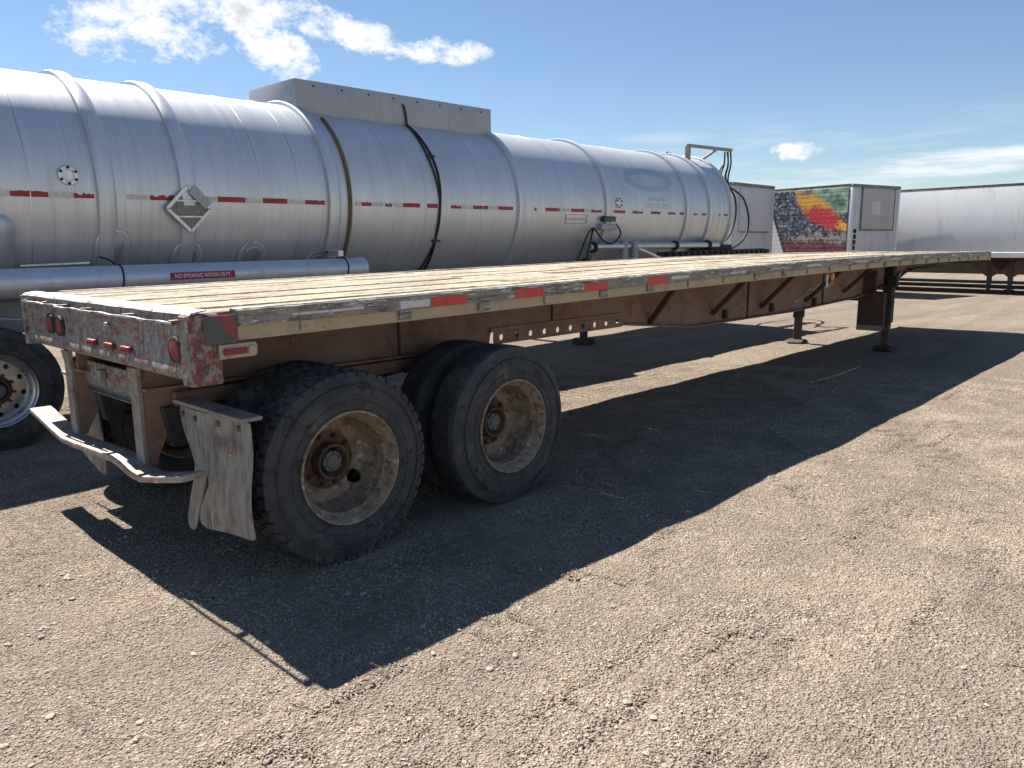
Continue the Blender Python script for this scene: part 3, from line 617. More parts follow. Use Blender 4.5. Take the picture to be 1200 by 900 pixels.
# main beams
bot = [(.05, .93), (2.6, .915), (2.62, 1.0), (4.3, 1.0), (4.32, .925), (5.5, .81), (7.9, .80), (10.2, .855), (11.9, 1.02), (12.4, 1.15), (13.3, 1.205), (14.7, 1.25)]
def bz(x):
    for (a, za), (b, zb) in zip(bot[:-1], bot[1:]):
        if a <= x <= b: return za+(zb-za)*(x-a)/(b-a)
    return bot[-1][1]
for yc in (.75, 1.69):
    top = [(x, zt(x)-.127) for x in np.linspace(14.7, .05, 14)]
    web = MB().prism(bot+top, 'XZ', yc-.006, yc+.006).build('main_beam', 'beam', FB, smooth=0)
    for span in (bot[:2], bot[4:]):
        vs = []; n = len(span)
        for (a, za) in span: vs += [(a, yc-.065, za-.012), (a, yc+.065, za-.012), (a, yc+.065, za+.002), (a, yc-.065, za+.002)]
        fs = [(3, 2, 1, 0), tuple(4*(n-1)+k for k in range(4))]+[(4*i+k, 4*i+(k+1) % 4, 4*i+4+(k+1) % 4, 4*i+4+k) for i in range(n-1) for k in range(4)]
        MB().add(vs, fs).build('lower_flange', 'beam', web)
    # perforated slider plate
    pl = MB(); nh = 10; xa, xb, za, zb = 2.62, 4.3, .905, .998; cw = (xb-xa)/nh; seg = 24
    for h in range(nh):
        cx, cz, rr = xa+cw*(h+.5), (za+zb)/2+.004, .024
        vs = []
        for yy in (yc-.036, yc-.028):
            for k in range(seg):
                a = 2*math.pi*k/seg; ca, sa = math.cos(a), math.sin(a); q = max(abs(ca)/(cw/2), abs(sa)/((zb-za)/2)); ox, oz = ca/q, sa/q
                vs += [(cx+rr*ca, yy, cz+rr*sa), (cx+ox, yy, (za+zb)/2+oz)]
        m2 = 2*seg; fs = []
        for k in range(seg):
            k2 = (k+1) % seg
            fs += [(2*k, 2*k+1, 2*k2+1, 2*k2), (m2+2*k, m2+2*k2, m2+2*k2+1, m2+2*k+1), (2*k, 2*k2, m2+2*k2, m2+2*k), (2*k+1, m2+2*k+1, m2+2*k2+1, 2*k2+1)]
        pl.add(vs, fs)
    pl.build('slider_plate', 'beam', web, smooth=40)
    MB().box(2.6, 4.32, yc-.027, yc-.0065, .998, 1.03).build('plate_ledge', 'beam', web)
    for xs in (1.73, 3.32, 6.8, 9.0):
        MB().box(xs, xs+.012, yc-.024, yc-.0062, bz(xs)+.003 if not 2.6 < xs < 4.3 else 1.031, zt(xs)-.128).build('stiffener', 'beamdark', web)
    MB().box(.2, 2.55, yc-.05, yc+.05, .815, .895).build('bogie_rail', 'beam', FB, .006)
for i, (x, yo) in enumerate([(4.775, .475), (5.985, .374), (7.146, .359), (8.433, .31), (9.768, .374)]):
    for m_ in (0, 1):
        f = (lambda y: y) if not m_ else (lambda y: WID-y)
        MB().beam((x, f(.735), .9 if i < 4 else .95), (x, f(yo-.04), zt(x)-.135), .05, .04, (1, 0, 0)).build('outrigger_brace', 'beamdark', FB, .003)
        if i in (1, 2, 3): MB().box(x+.24, x+.3, min(f(.70), f(.744)), max(f(.70), f(.744)), .83, .93).build('web_tab', 'black', FB, .004)
# orange lamp, tag and chalk scrawl near the front of the frame
MB().lathe([(-.03, .001), (-.028, .03), (-.018, .045), (.0, .048)], 'Y', (7.45, .05, 1.262), 20).build('orange_marker_lamp', 'orangelens', FB)
MB().box(7.27, 7.31, .03, .04, 1.15, 1.29).build('lamp_tag', 'whitetape', FB)
mb = MB()
for a, b in [((8.25, .93), (9.35, 1.12)), ((8.35, .96), (8.6, 1.06)), ((8.6, 1.06), (8.62, .99)), ((8.62, .99), (8.85, 1.1)), ((8.85, 1.1), (8.9, 1.03)), ((8.9, 1.03), (9.15, 1.15)), ((8.1, .9), (9.4, 1.09))]:
    mb.beam((a[0], .74, a[1]), (b[0], .74, b[1]), .018, .004, (0, 1, 0))
mb.build('chalk_scrawl', 'yellow', FB)
# undercarriage: axles, springs, hangers
for i, x in enumerate((.7725, 2.0175)):
    MB().cyl((x, .3, RT-.012), (x, 2.14, RT-.012), .065, seg=20).build('axle', 'black', FB)
    for yc in (.75, 1.69):
        mb = MB()
        for k in range(5): mb.beam((x-.5+k*.08, yc, .62+k*.016), (x, yc, .575+k*.018), .075, .013); mb.beam((x, yc, .575+k*.018), (x+.5-k*.08, yc, .62+k*.016), .075, .013)
        mb.build('leaf_spring', 'black', FB)
        for dx in (-.55, .55): MB().prism([(x+dx-.09, .82), (x+dx+.09, .82), (x+dx+.05, .6), (x+dx-.05, .6)], 'XZ', yc-.045, yc+.045).build('spring_hanger', 'black', FB, .004)
    for s, yo in ((-1, -.06), (1, WID+.06)):
        k = 'lug' if i == 0 else 'rib'
        wheel(FB, x, yo, s, k, turn=.66 if i == 0 else 1.83)
        wheel(FB, x, yo-s*.62, s, k, turn=.3, inner=True)
        obj('brake_drum', ME['drum'], FB, (x, yo-s*.4, RT-.012), (0, 0, 0 if s < 0 else math.pi))
# rear guard: hangers, gussets, bent bar
for yc, zb in ((.79, .505), (1.80, .52)):
    h = MB(); h.box(.03, .055, yc-.05, yc+.05, zb, .965); h.hexa([(.03, yc-.05, .965), (.055, yc-.05, .965), (.055, yc+.05, .965), (.03, yc+.05, .965), (-.004, yc-.05-.07, 1.048), (.03, yc-.05-.07, 1.048), (.03, yc+.05-.07, 1.048), (-.004, yc+.05-.07, 1.048)])
    g = h.build('guard_hanger', 'greysteel', FB, .003)
    MB().prism([(.055, .98), (.3, 1.03), (.3, .84), (.24, .80), (.12, .58), (.09, zb), (.055, zb)], 'XZ', yc-.048, yc-.036).build('gusset', 'beam', g, .002)
    MB().prism([(.055, .98), (.3, 1.03), (.3, .84), (.24, .80), (.12, .58), (.09, zb), (.055, zb)], 'XZ', yc+.036, yc+.048).build('gusset', 'beam', g, .002)
pts = [(.03, 2.45, .585), (.02, 2.2, .555), (.01, 1.95, .525), (.0, 1.75, .508), (.0, 1.5, .515), (.0, 1.2, .53), (.0, .95, .54), (.0, .84, .53), (.0, .72, .505), (.01, .6, .497), (.03, .45, .52), (.04, .3, .55), (.05, .2, .57)]
mb = MB(); vs = []; hw, hh = .065, .017
for p in pts: vs += [(p[0]-hw, p[1], p[2]-hh), (p[0]+hw, p[1], p[2]-hh), (p[0]+hw, p[1], p[2]+hh), (p[0]-hw, p[1], p[2]+hh)]
fs = [(0, 1, 2, 3), tuple(4*(len(pts)-1)+k for k in (3, 2, 1, 0))]
for i in range(len(pts)-1):
    for k in range(4): fs.append((4*i+k, 4*i+4+k, 4*i+4+(k+1) % 4, 4*i+(k+1) % 4))
mb.add(vs, fs).build('guard_bar', 'bar', FB, .008, seg=2)
mp_ = MB().box(.1, .118, .86, 1.92, .86, .985).build('rear_tie_plate', 'rearplate', FB, .004)
MB().box(.06, .1, 1.36, 1.42, .9, .96).build('tie_bolt', 'greysteel', mp_, .006)
mb = MB(); mb.box(.12, .2, .85, 1.75, .79, .8); mb.box(.12, .13, .85, 1.75, .8, .86); mb.build('lower_angle', 'greysteel', FB, .002)
MB().box(.2, .33, .5, 1.94, .985, 1.05).build('rear_cross_beam', 'beam', FB, .005)
# mud flaps, torn, with their bars
def flap(rows_list, x0, nm, mat, bow):
    mb = MB()
    for rws in rows_list:
        n = 7; g = []
        for (z, ya, yb, zsk) in rws:
            for k in range(n):
                tt = k/(n-1); y = ya+(yb-ya)*tt; zz = z+zsk*tt; x = x0+bow(y, zz)
                g.append((x, y, zz))
        nr = len(rws); vs = g+[(p[0]+.009, p[1], p[2]) for p in g]; o = len(g); fs = []
        for i in range(nr-1):
            for k in range(n-1):
                a, b, c, d = i*n+k, i*n+k+1, (i+1)*n+k+1, (i+1)*n+k; fs += [(a, b, c, d), (o+d, o+c, o+b, o+a)]
        edge = [k for k in range(n)]+[i*n+n-1 for i in range(1, nr)]+[(nr-1)*n+k for k in range(n-2, -1, -1)]+[i*n for i in range(nr-2, 0, -1)]
        for i in range(len(edge)): a, b = edge[i], edge[(i+1) % len(edge)]; fs.append((b, a, o+a, o+b))
        mb.add(vs, fs)
    return mb.build(nm, mat, FB, smooth=50)
bowR = lambda y, z: .012*math.sin(y*9+1)-(.82-z)*.06+.012*math.sin(z*11+y*4)
fr = flap([[(.84, .645, -.052, .0), (.79, .635, -.058, 0), (.70, .585, -.072, 0), (.62, .53, -.082, 0), (.545, .495, -.088, 0)],
           [(.545, .495, .362, 0), (.46, .51, .365, 0), (.35, .535, .395, 0), (.26, .55, .43, 0), (.225, .54, .455, -.01), (.205, .515, .475, -.0)],
           [(.545, .358, -.088, 0), (.48, .325, -.094, 0), (.43, .345, -.098, 0), (.35, .385, -.102, .01), (.29, .392, -.108, .02), (.262, .38, -.1, .03), (.25, .33, -.06, .03)]], .2, 'mud_flap', 'flap', bowR)
for yy in (.58, .42, .22, .05): MB().lathe([(-.012, 0.0), (-.012, .014), (0, .016)], 'X', (.2+bowR(yy, .8)-.001, yy, .8), 12).build('flap_bolt', 'hubcap', fr)
flap([[(.80, 2.02, 1.96, 0), (.62, 2.14, 1.87, 0), (.5, 2.25, 1.815, 0), (.42, 2.3, 1.79, 0), (.33, 2.26, 1.76, 0), (.26, 2.05, 1.765, 0), (.225, 1.9, 1.79, 0)]], .2, 'mud_flap', 'flap', lambda y, z: .012*math.sin(y*7)-(.82-z)*.05)
text('flap_lettering', 'INTER', 'fadedred', FB, frame((.1815, .14, .705), (0, -1, -.03), (0, 0, 1)), .09, .0006)
MB().box(.17, .28, -.065, .66, .848, .868).build('flap_bar', 'greysteel', FB, .003)
MB().box(.17, .28, 1.78, 2.42, .81, .83).build('flap_bar', 'greysteel', FB, .003)
# landing gear
for yy in (.53, 1.91):
    s = -1 if yy < 1 else 1
    g = MB().box(11.0, 11.15, yy-.07, yy+.07, .42, zt(11)-.14).build('landing_leg', 'black', FB, .008)
    MB().box(11.02, 11.13, yy-.052, yy+.052, .03, .42).build('inner_leg', 'beamdark', g, .006)
    MB().prism([(10.93, .0), (11.22, .0), (11.22, .02), (11.15, .06), (11.0, .06), (10.93, .02)], 'XZ', yy-.13, yy+.13).build('foot', 'black', g, .006)
    MB().beam((11.2, yy, .98), (12.35, min(max(yy, .75), 1.69), 1.16), .03, .05).build('leg_brace', 'greysteel', FB)
    MB().box(10.88, 11.0, yy-.16 if s < 0 else yy+.02, yy-.02 if s < 0 else yy+.16, .98, 1.14).build('gear_box', 'black', FB, .02, seg=2)
MB().cyl((11.08, .6, .76), (11.08, 1.84, .76), .022, seg=10).build('leg_cross_rod', 'black', FB)
bx = MB().box(10.55, 10.63, .42, .80, .35, .91).build('hanging_board', 'beamdark', FB, .008)
MB().box(10.52, 10.55, .43, .79, .34, .42).build('board_lip', 'greysteel', bx, .004)
MB().box(10.56, 10.62, .56, .74, .91, 1.22).build('board_bracket', 'beamdark', bx, .004)
MB().box(12.6, 14.4, .65, 1.79, 1.19, 1.205).build('coupler_plate', 'black', FB)

# ---------------------------------------------------------------- tanker trailer
YC, ZC, TR, X0, X1 = 5.33, 2.15, 1.13, -1.9, 13.0
TK = thing('tanker_trailer', 'long polished aluminium tanker trailer with red and white tape along its side', 'tanker', (0, YC, 0))
TK.rotation_euler.y = -math.atan(.008)
def tsurf(z, off=0.):
    """y of the tank's near side at height z (axis height ZC)"""
    return YC-math.sqrt(max(0, (TR+off)**2-(z-ZC)**2))
prof = [(X0-.22, .001), (X0-.2, .45), (X0-.13, .85), (X0-.04, 1.07), (X0, TR)]
xs = [1.166, 1.903, 3.55, 5.1, 6.673, 8.756, 11.259, 12.109]
x = X0
while x < X1-.3: x += .35; prof.append((x, TR))
prof += [(X1, TR), (X1+.04, 1.07), (X1+.13, .85), (X1+.2, .45), (X1+.22, .001)]
MB().lathe(prof, 'X', (0, YC, ZC), 128).build('tank_shell', 'tank', TK, smooth=40)
def ring(x, w, h, m, nm='stiffener_ring', a0=0, a1=2*math.pi):
    return MB().lathe([(x-w/2, TR-.004), (x-w/2+.002, TR+h*.85), (x-w*.4, TR+h), (x+w*.2, TR+h), (x+w/2-.02, TR+h*.4), (x+w/2, TR-.004)], 'X', (0, YC, ZC), 128, a0, a1).build(nm, m, TK, smooth=50)
for x in (-.6, 1.2, 1.95, 3.62, 6.75, 8.82, 11.3, 12.15, 12.95): ring(x+.03, .17 if x < 12.9 else .07, .045, 'tank')
for x in (-.15, .62, 2.75, 3.2, 4.5, 6.0, 7.7, 9.9): MB().lathe([(x-.008, TR-.001), (x-.003, TR+.0035), (x+.003, TR+.0035), (x+.008, TR-.001)], 'X', (0, YC, ZC), 96).build('weld_seam', 'tankpad', TK, smooth=60)
ring(3.86, .05, .03, 'strap', 'hold_down_strap', R(125), R(232))
pt = [(5.23+.02*math.sin(a*5), YC+(TR+.016)*math.cos(a), ZC+(TR+.016)*math.sin(a)) for a in np.linspace(R(119), R(238), 40)]
MB().tube([(5.16, 4.785, 3.4), (5.19, 4.782, 3.36), (5.21, 4.78, 3.24)]+pt, .014, 8).build('black_cable', 'cable', TK)
pt = [(5.2+.03*math.sin(a*4+1), YC+(TR+.012)*math.cos(a), ZC+(TR+.012)*math.sin(a)) for a in np.linspace(R(118), R(235), 40)]
MB().tube(pt, .011, 8).build('black_cable', 'cable', TK)
for a in (150, 205): MB().box(5.16, 5.28, YC+(TR+.02)*math.cos(R(a))-.02, YC+(TR+.02)*math.cos(R(a))+.02, ZC+(TR+.02)*math.sin(R(a))-.012, ZC+(TR+.02)*math.sin(R(a))+.012).build('cable_clip', 'cable', TK)
# top box with screw row
bxo = MB().box(3.6, 6.8, 4.8, 5.84, 3.0, 3.52).build('top_box', 'boxalu', TK, .012, seg=2)
for x in np.linspace(3.85, 6.6, 8): MB().lathe([(-.006, 0.0), (-.006, .012), (.002, .013)], 'Y', (x, 4.8, 3.46), 10).build('screw', 'cable', bxo)
# round inspection flanges with bolts
for x in (.928, 9.14):
    z = 2.265 if x < 5 else 2.235; yy = tsurf(z)
    f = MB().lathe([(.03, .085), (-.01, .085), (-.018, .08), (-.018, .05), (-.012, .045), (-.012, .0)], 'Y', (x, yy, z), 32).build('round_flange', 'tankpad', TK)
    for k in range(6):
        a = R(30+60*k); MB().cyl((x+.068*math.cos(a), yy-.03, z+.068*math.sin(a)), (x+.068*math.cos(a), yy-.012, z+.068*math.sin(a)), .013, seg=6).build('flange_bolt', 'cable', f)
# reflective tape pieces along the side; some torn
def tape(xa, xb, m, nm, torn=0):
    z0, z1 = 2.075, 2.128; n = 10; vs = []
    for k in range(n+1):
        x = xa+(xb-xa)*k/n; zt_ = z1-(random.uniform(0, .035)*torn); 
        vs += [(x, tsurf(z0, .003), z0), (x, tsurf(zt_, .003), zt_)]
    MB().add(vs, [(2*k, 2*k+2, 2*k+3, 2*k+1) for k in range(n)]).build(nm, m, TK, smooth=0)
reds = [(.47, .754, .3), (.955, 1.12, 1), (1.61, 1.87, .8), (2.27, 2.565, 0), (2.765, 3.05, 0), (3.27, 3.52, .3), (4.02, 4.16, .6), (4.36, 4.46, 1), (4.63, 4.9, .2), (5.02, 5.19, .1), (5.42, 5.6, 1), (5.82, 6.1, .3), (6.3, 6.6, .4), (7.05, 7.1, 1), (7.3, 7.62, .3), (7.9, 8.22, .3), (8.4, 8.68, .6), (9.0, 9.33, .4), (9.55, 9.85, .7), (10.1, 10.4, .4), (10.65, 10.9, .7), (11.05, 11.2, 1), (11.55, 11.68, 1), (11.85, 12.0, 1), (12.5, 12.56, 1), (12.7, 12.86, .7), (-.3, .0, 0), (-.9, -.6, 0)]
for a, b, tn in reds: tape(a, b, 'redtape2', 'red_tape', tn)
for a, b in [(.2, .465), (.76, .95), (1.4, 1.6), (2.1, 2.26), (2.57, 2.76), (3.06, 3.26), (3.93, 4.01), (4.18, 4.34), (4.48, 4.61), (5.6, 5.8), (6.1, 6.28), (7.64, 7.88), (8.24, 8.38), (-.58, -.32)]: tape(a, b, 'whitetape', 'white_tape', .3)
# placard holder: diamond frame with hinged lids
zc, xc = 2.0, 1.955; yb = tsurf(zc)-.045
def dia(r): return [(xc-r, zc), (xc, zc-r), (xc+r, zc), (xc, zc+r)]
ph = MB().prism(dia(.205), 'XZ', yb-.004, yb+.004).build('placard_holder', 'placard', TK)
mb = MB(); d = dia(.215)
for a, b in zip(d, d[1:]+d[:1]): mb.beam((a[0], yb-.006, a[1]), (b[0], yb-.006, b[1]), .035, .026, (0, 1, 0))
mb.build('placard_frame', 'tankpad', ph, .003)
for zz in (.075, -.075): MB().box(xc-.13, xc+.13, yb-.02, yb-.0045, zc+zz-.01, zc+zz+.01).build('placard_bar', 'tankpad', ph, .003)
mb = MB(); a = Vector((xc+.03, 0, zc+.19)); b = Vector((xc+.19, 0, zc+.03))
for q0, q1 in ((0, .55), (.6, 1)):
    p0, p1 = a.lerp(b, q0), a.lerp(b, q1); o_ = Vector((.035, 0, .035)); mb.hexa([(p.x, yb+dy, p.z) for dy in (-.03, -.022) for p in (p0-o_, p1-o_, p1+o_, p0+o_)])
mb.build('placard_flap', 'boxalu', ph)
MB().box(xc-.05, xc+.05, yb+.0045, tsurf(zc)+.01, zc-.05, zc+.05).build('placard_bracket', 'boxalu', ph)
# arched weld pads low on the shell
def pad(xm, w, ztop, zbot, off, m, nm):
    n = 10; vs = []; nz = 8
    for i in range(nz+1):
        z = zbot+(ztop-zbot)*i/nz; up_ = max(0, (z-(ztop-w))/w); hw_ = w*math.sqrt(max(0, 1-up_**2)) if z > ztop-w else w
        for k in range(n+1): xx = xm+hw_*(2*k/n-1); vs.append((xx, tsurf(z, off), z))
    fs = [(i*(n+1)+k, i*(n+1)+k+1, (i+1)*(n+1)+k+1, (i+1)*(n+1)+k) for i in range(nz) for k in range(n)]
    for e in range(nz): pass
    mb = MB().add(vs, fs)
    o = mb.build(nm, m, TK, smooth=60)
    md = o.modifiers.new('thick', 'SOLIDIFY'); md.thickness = .012; md.offset = -1
    return o
for xm in (1.27, 1.98, 2.68, 3.5):
    k = {1.27: 1.83, 1.98: 1.70, 2.68: 1.69, 3.5: 1.58}[xm]
    pad(xm, .155, k, 1.42, .006, 'tank', 'backing_pad'); pad(xm, .085, k-.05, 1.42, .02, 'tankpad', 'saddle_pad')
# rear cabinet panel by the wheels
vs = []; n = 8
for i in range(n+1):
    z = 1.35+.57*i/n; ins = .06*max(0, (i-(n-1))) 
    for k in range(7): vs.append((-.9+ins+(1.37-2*ins)*k/6, tsurf(z, .03), z))
o = MB().add(vs, [(i*7+k, i*7+k+1, i*7+k+8, i*7+k+7) for i in range(n) for k in range(6)]).build('side_plate', 'tank', TK, smooth=60)
md = o.modifiers.new('thick', 'SOLIDIFY'); md.thickness = .03; md.offset = -1
MB().beam((.5, 4.3, 1.5), (1.05, 4.3, 1.51), .02, .016).build('cabinet_rail', 'tankpad', TK)
# hose tube with straps and sign
tb = MB().lathe([(-1.5, .001), (-1.5, .115), (-1.47, .12), (3.8, .12), (3.83, .128), (3.87, .128), (3.875, .12), (3.9, .1), (3.9, .001)], 'X', (0, 4.05, 1.365), 40).build('hose_tube', 'tube', TK, smooth=40)
for x in (1.2, 3.6):
    pt = [(x+.02*math.cos(a*.5), 4.05+.125*math.cos(a), 1.365+.125*math.sin(a)) for a in np.linspace(R(60), R(250), 24)]
    MB().tube([(x-.06, 4.28, 1.56), (x-.02, 4.15, 1.53)]+pt, .008, 6).build('tube_tie', 'cable', tb)
MB().box(3.55, 3.62, 4.03, 4.3, 1.5, 1.58).build('tube_clamp', 'tankpad', tb, .01)
sg = MB().box(1.615, 2.25, 3.922, 3.927, 1.335, 1.405).build('warning_sign', 'sign', TK)
text('sign_lettering', 'NO SMOKING WITHIN 50 FT.', 'signwhite', sg, frame((1.932, 3.9215, 1.369), (1, 0, 0), (0, 0, 1)) @ Matrix.Diagonal((.8, 1, 1, 1)), .053, .0006, .0009)
# running gear of the tanker
for i, x in enumerate((.13, -1.12)):
    MB().cyl((x, 4.3, RT-.012), (x, 6.4, RT-.012), .065, seg=16).build('axle', 'black', TK)
    for s, yo in ((-1, 3.95), (1, 6.71)):
        wheel(TK, x, yo, s, 'rib', 'alurim', turn=.2)
        wheel(TK, x, yo-s*.62, s, 'rib', 'alurim', turn=.3, inner=True)
    n = 14; mb = MB(); vs = []
for s, yo in ((-1, 3.96), (1, 6.42)):
    vs = []; n = 10; path = [(-1.75, .8), (-1.65, 1.0), (-1.45, 1.085), (.25, 1.085), (.5, 1.045), (.62, .98)]
    for (px, pz) in path: vs += [(px, yo, pz), (px, yo+.28, pz), (px, yo+.28, pz+.006), (px, yo, pz+.006)]
    fs = [(0, 1, 2, 3), tuple(4*(len(path)-1)+k for k in (3, 2, 1, 0))]
    for i in range(len(path)-1):
        for k in range(4): fs.append((4*i+k, 4*i+4+k, 4*i+4+(k+1) % 4, 4*i+(k+1) % 4))
    MB().add(vs, fs).build('fender', 'tube', TK, smooth=60)
for yy in (4.78, 5.78):
    MB().box(-1.9, 2.6, yy, yy+.1, .88, 1.25).build('frame_rail', 'boxalu', TK, .01)
MB().box(2.3, 12.6, 4.65, 6.01, 1.08, 1.14).build('bottom_skid', 'boxalu', TK, .01)
for yy in (4.5, 6.06):
    g = MB().box(8.62, 8.76, yy, yy+.13, .25, 1.35).build('landing_leg', 'black', TK, .008)
    MB().box(8.55, 8.83, yy-.07, yy+.2, -.07, .03).build('foot', 'black', g, .01)
    MB().box(8.64, 8.74, yy+.015, yy+.115, .03, .25).build('inner_leg', 'black', g, .005)
MB().cyl((8.69, 4.6, .75), (8.69, 6.1, .75), .03, seg=10).build('leg_cross_rod', 'black', TK)
# front piping, control box, cables
cb = MB().box(8.66, 8.98, 4.13, tsurf(1.9)+.02, 1.93, 2.02).build('gauge_box', 'glassgreen', TK, .02, seg=2)
MB().box(8.62, 9.02, 4.14, tsurf(1.85)+.03, 1.80, 1.90).build('gauge_tray', 'boxalu', TK, .01)
def curve(ps, n=8):
    ps = [Vector(p) for p in ps]; out = []
    for i in range(len(ps)-1):
        p0, p1, p2, p3 = ps[max(i-1, 0)], ps[i], ps[i+1], ps[min(i+2, len(ps)-1)]
        for k in range(n):
            u = k/n; out.append(.5*((2*p1)+(p2-p0)*u+(2*p0-5*p1+4*p2-p3)*u*u+(3*p1-p0-3*p2+p3)*u**3))
    return out+[ps[-1]]
MB().tube(curve([(9.0, 4.15, 1.9), (9.12, 4.14, 1.75), (8.95, 4.16, 1.6), (8.7, 4.16, 1.62), (8.5, 4.17, 1.78), (8.4, 4.17, 1.83), (8.25, 4.17, 1.7), (8.1, 4.18, 1.45), (7.95, 4.2, 1.2)]), .014, 8).build('black_cable', 'cable', TK)
MB().tube(curve([(8.4, 4.16, 1.82), (8.3, 4.16, 1.55), (8.2, 4.18, 1.2)]), .016, 8).build('black_cable', 'cable', TK)
pp = MB().tube([(8.35, 4.2, 1.53), (8.6, 4.2, 1.54), (12.5, 4.2, 1.52)], .055, 16).build('side_pipe', 'tankpad', TK)
for x in (8.45, 9.5, 10.9, 12.1): MB().lathe([(x-.03, .058), (x-.03, .085), (x+.03, .085), (x+.03, .058)], 'X', (0, 4.2, 1.53), 20).build('pipe_coupling', 'cable' if x != 9.5 else 'boxalu', pp)
for x in (9.3, 9.6): MB().cyl((x, 4.2, 1.3), (x, 4.2, 1.62), .07, seg=14).build('valve', 'boxalu', TK)
MB().beam((9.7, 4.18, 1.5), (10.4, 4.18, 1.32), .03, .03).build('valve_lever', 'tankpad', TK)
mb = MB()
for x in np.arange(10.6, 14.6, .22): mb.box(x, x+.12, 4.14, 4.2, 1.26, 1.40)
mb.box(10.4, 14.6, 4.21, 4.26, 1.24, 1.42).build('grip_catwalk', 'black', TK)
MB().box(11.9, 13.3, 4.3, 6.3, 1.3, 1.52).build('front_bolster', 'black', TK, .02)
for s in range(2):
    zz = (1.90, 2.045)[0]+s*.075
    mb = MB(); xa, xb = 7.78, 8.3
    for (a, b) in (((xa, zz), (xb, zz)), ((xb, zz), (xb, zz+.06)), ((xb, zz+.06), (xa, zz+.06)), ((xa, zz+.06), (xa, zz))):
        mb.beam((a[0], tsurf(a[1], .004), a[1]), (b[0], tsurf(b[1], .004), b[1]), .004, .012, (0, 1, 0))
    mb.build('outline_decal', 'fadepink', TK)
# faded lettering towards the front
def wraptext(body, x, z, size, m, nm):
    o = text(nm, body, m, TK, frame((x, 0, z), (1, 0, 0), (0, 0, 1)), size, 0)
    for v_ in o.data.vertices: v_.co.y = tsurf(v_.co.z, .003)
    return o
wraptext('TRANSPORT', 10.35, 2.33, .11, 'fadewhite', 'tank_lettering')
wraptext('1 812 275 2922', 10.3, 2.215, .13, 'fadewhite', 'tank_lettering')['kind'] = 'stuff'
vs = []; n = 24
for rr in (.0, 1.):
    for k in range(n):
        a = 2*math.pi*k/n; z = 2.66+.2*(.55+.45*rr)*math.sin(a); vs.append((10.2+.75*(.75+.25*rr)*math.cos(a), tsurf(z, .003), z))
MB().add(vs, [(k, (k+1) % n, n+(k+1) % n, n+k) for k in range(n)]).build('oval_emblem', 'fadeblue', TK, smooth=0)
# hatches on top and the front boom with hanging hoses
for x, q in ((.99, .4), (9.9, .45), (12.5, .8)):
    yh = 5.55; zh = ZC+TR-.03
    h = MB().lathe([(0, .0), (0, .28*q), (.1*q, .28*q), (.1*q, .24*q), (.13*q, .2*q), (.14*q, 0.001)], 'Z', (x, yh, zh), 28).build('hatch', 'black' if x < 2 else 'boxalu', TK)
    for k in range(5): a = R(36+72*k); MB().box(x+.25*q*math.cos(a)-.02*q, x+.25*q*math.cos(a)+.02*q, yh+.25*q*math.sin(a)-.02*q, yh+.25*q*math.sin(a)+.02*q, zh+.09*q, zh+.16*q).build('hatch_clamp', 'black', h)
bm_ = MB().beam((12.45, 4.9, 3.46), (14.25, 4.9, 3.5), .05, .06).build('boom', 'greysteel', TK)
MB().beam((12.95, 4.9, 3.2), (13.6, 4.9, 3.46), .035, .045).build('boom_stay', 'greysteel', bm_)
MB().box(12.42, 12.5, 4.86, 4.94, 3.15, 3.45).build('boom_post', 'greysteel', bm_)
mb = MB()
for dx, dy in ((0, 0), (.05, .04), (-.04, .05), (.02, -.05)): mb.tube(curve([(14.1+dx, 4.9+dy, 3.46), (14.12+dx*1.8, 4.9+dy, 3.2), (14.02+dx*2, 4.9+dy, 2.95), (14.15+dx, 4.9, 2.7)]), .018, 8)
mb.build('hose_bundle', 'cable', bm_)
MB().tube(curve([(13.97, 4.9, 3.2), (13.78, 4.9, 3.05), (13.8, 4.9, 2.85), (14.0, 4.9, 2.82)]), .018, 8).build('hose_loop', 'cable', bm_)
MB().tube(curve([(14.15, 4.9, 2.75), (14.5, 4.9, 2.5), (14.55, 4.9, 2.1), (14.3, 4.9, 1.7), (13.7, 4.9, 1.45), (13.2, 4.8, 1.45)]), .022, 8).build('air_hose', 'cable', bm_)
MB().tube(curve([(14.15, 4.9, 2.75), (14.9, 4.9, 2.5), (15.2, 4.9, 2.0), (14.95, 4.9, 1.6), (14.3, 4.9, 1.4), (13.7, 4.9, 1.46), (13.2, 4.8, 1.45)]), .022, 8).build('air_hose', 'cable', bm_)

# ---------------------------------------------------------------- box trailers in the background
# printed mural of the refrigerated trailer (flat print): x runs along the side, z up
t = NT('printed_mural', .5)
v = t.co(I3); sp = t.new('ShaderNodeSeparateXYZ'); t.l.new(v, sp.inputs[0]); X_, Y_, Z_ = sp.outputs
n1 = t.noise(v, 2.2, 4, .6); cells = t.vor(v, 12, 'Color'); cd = cells.node.outputs['Distance']
cs = t.new('ShaderNodeSeparateColor'); t.l.new(cells, cs.inputs[0])
berry = t.ramp(cs.outputs[0], [(0., (.01, .012, .03)), (.4, (.03, .045, .09)), (.7, (.12, .17, .25)), (.9, (.3, .36, .42)), (1., (.12, .02, .03))])
berry = t.mix(t.ramp(cd, [(.3, 0.), (.75, .9)]), berry, (.008, .008, .015))
def band(val, lo, hi, soft): return t.math('MULTIPLY', t.ramp(t.math('ADD', t.math('DIVIDE', t.math('SUBTRACT', val, lo), soft), .5), [(0., 0.), (1., 1.)]), t.ramp(t.math('ADD', t.math('DIVIDE', t.math('SUBTRACT', hi, val), soft), .5), [(0., 0.), (1., 1.)]))
wob = t.math('ADD', t.math('MULTIPLY', t.math('SUBTRACT', n1, .5), .8), t.math('MULTIPLY', t.math('SUBTRACT', t.noise(v, 9, 3, .6), .5), .35))
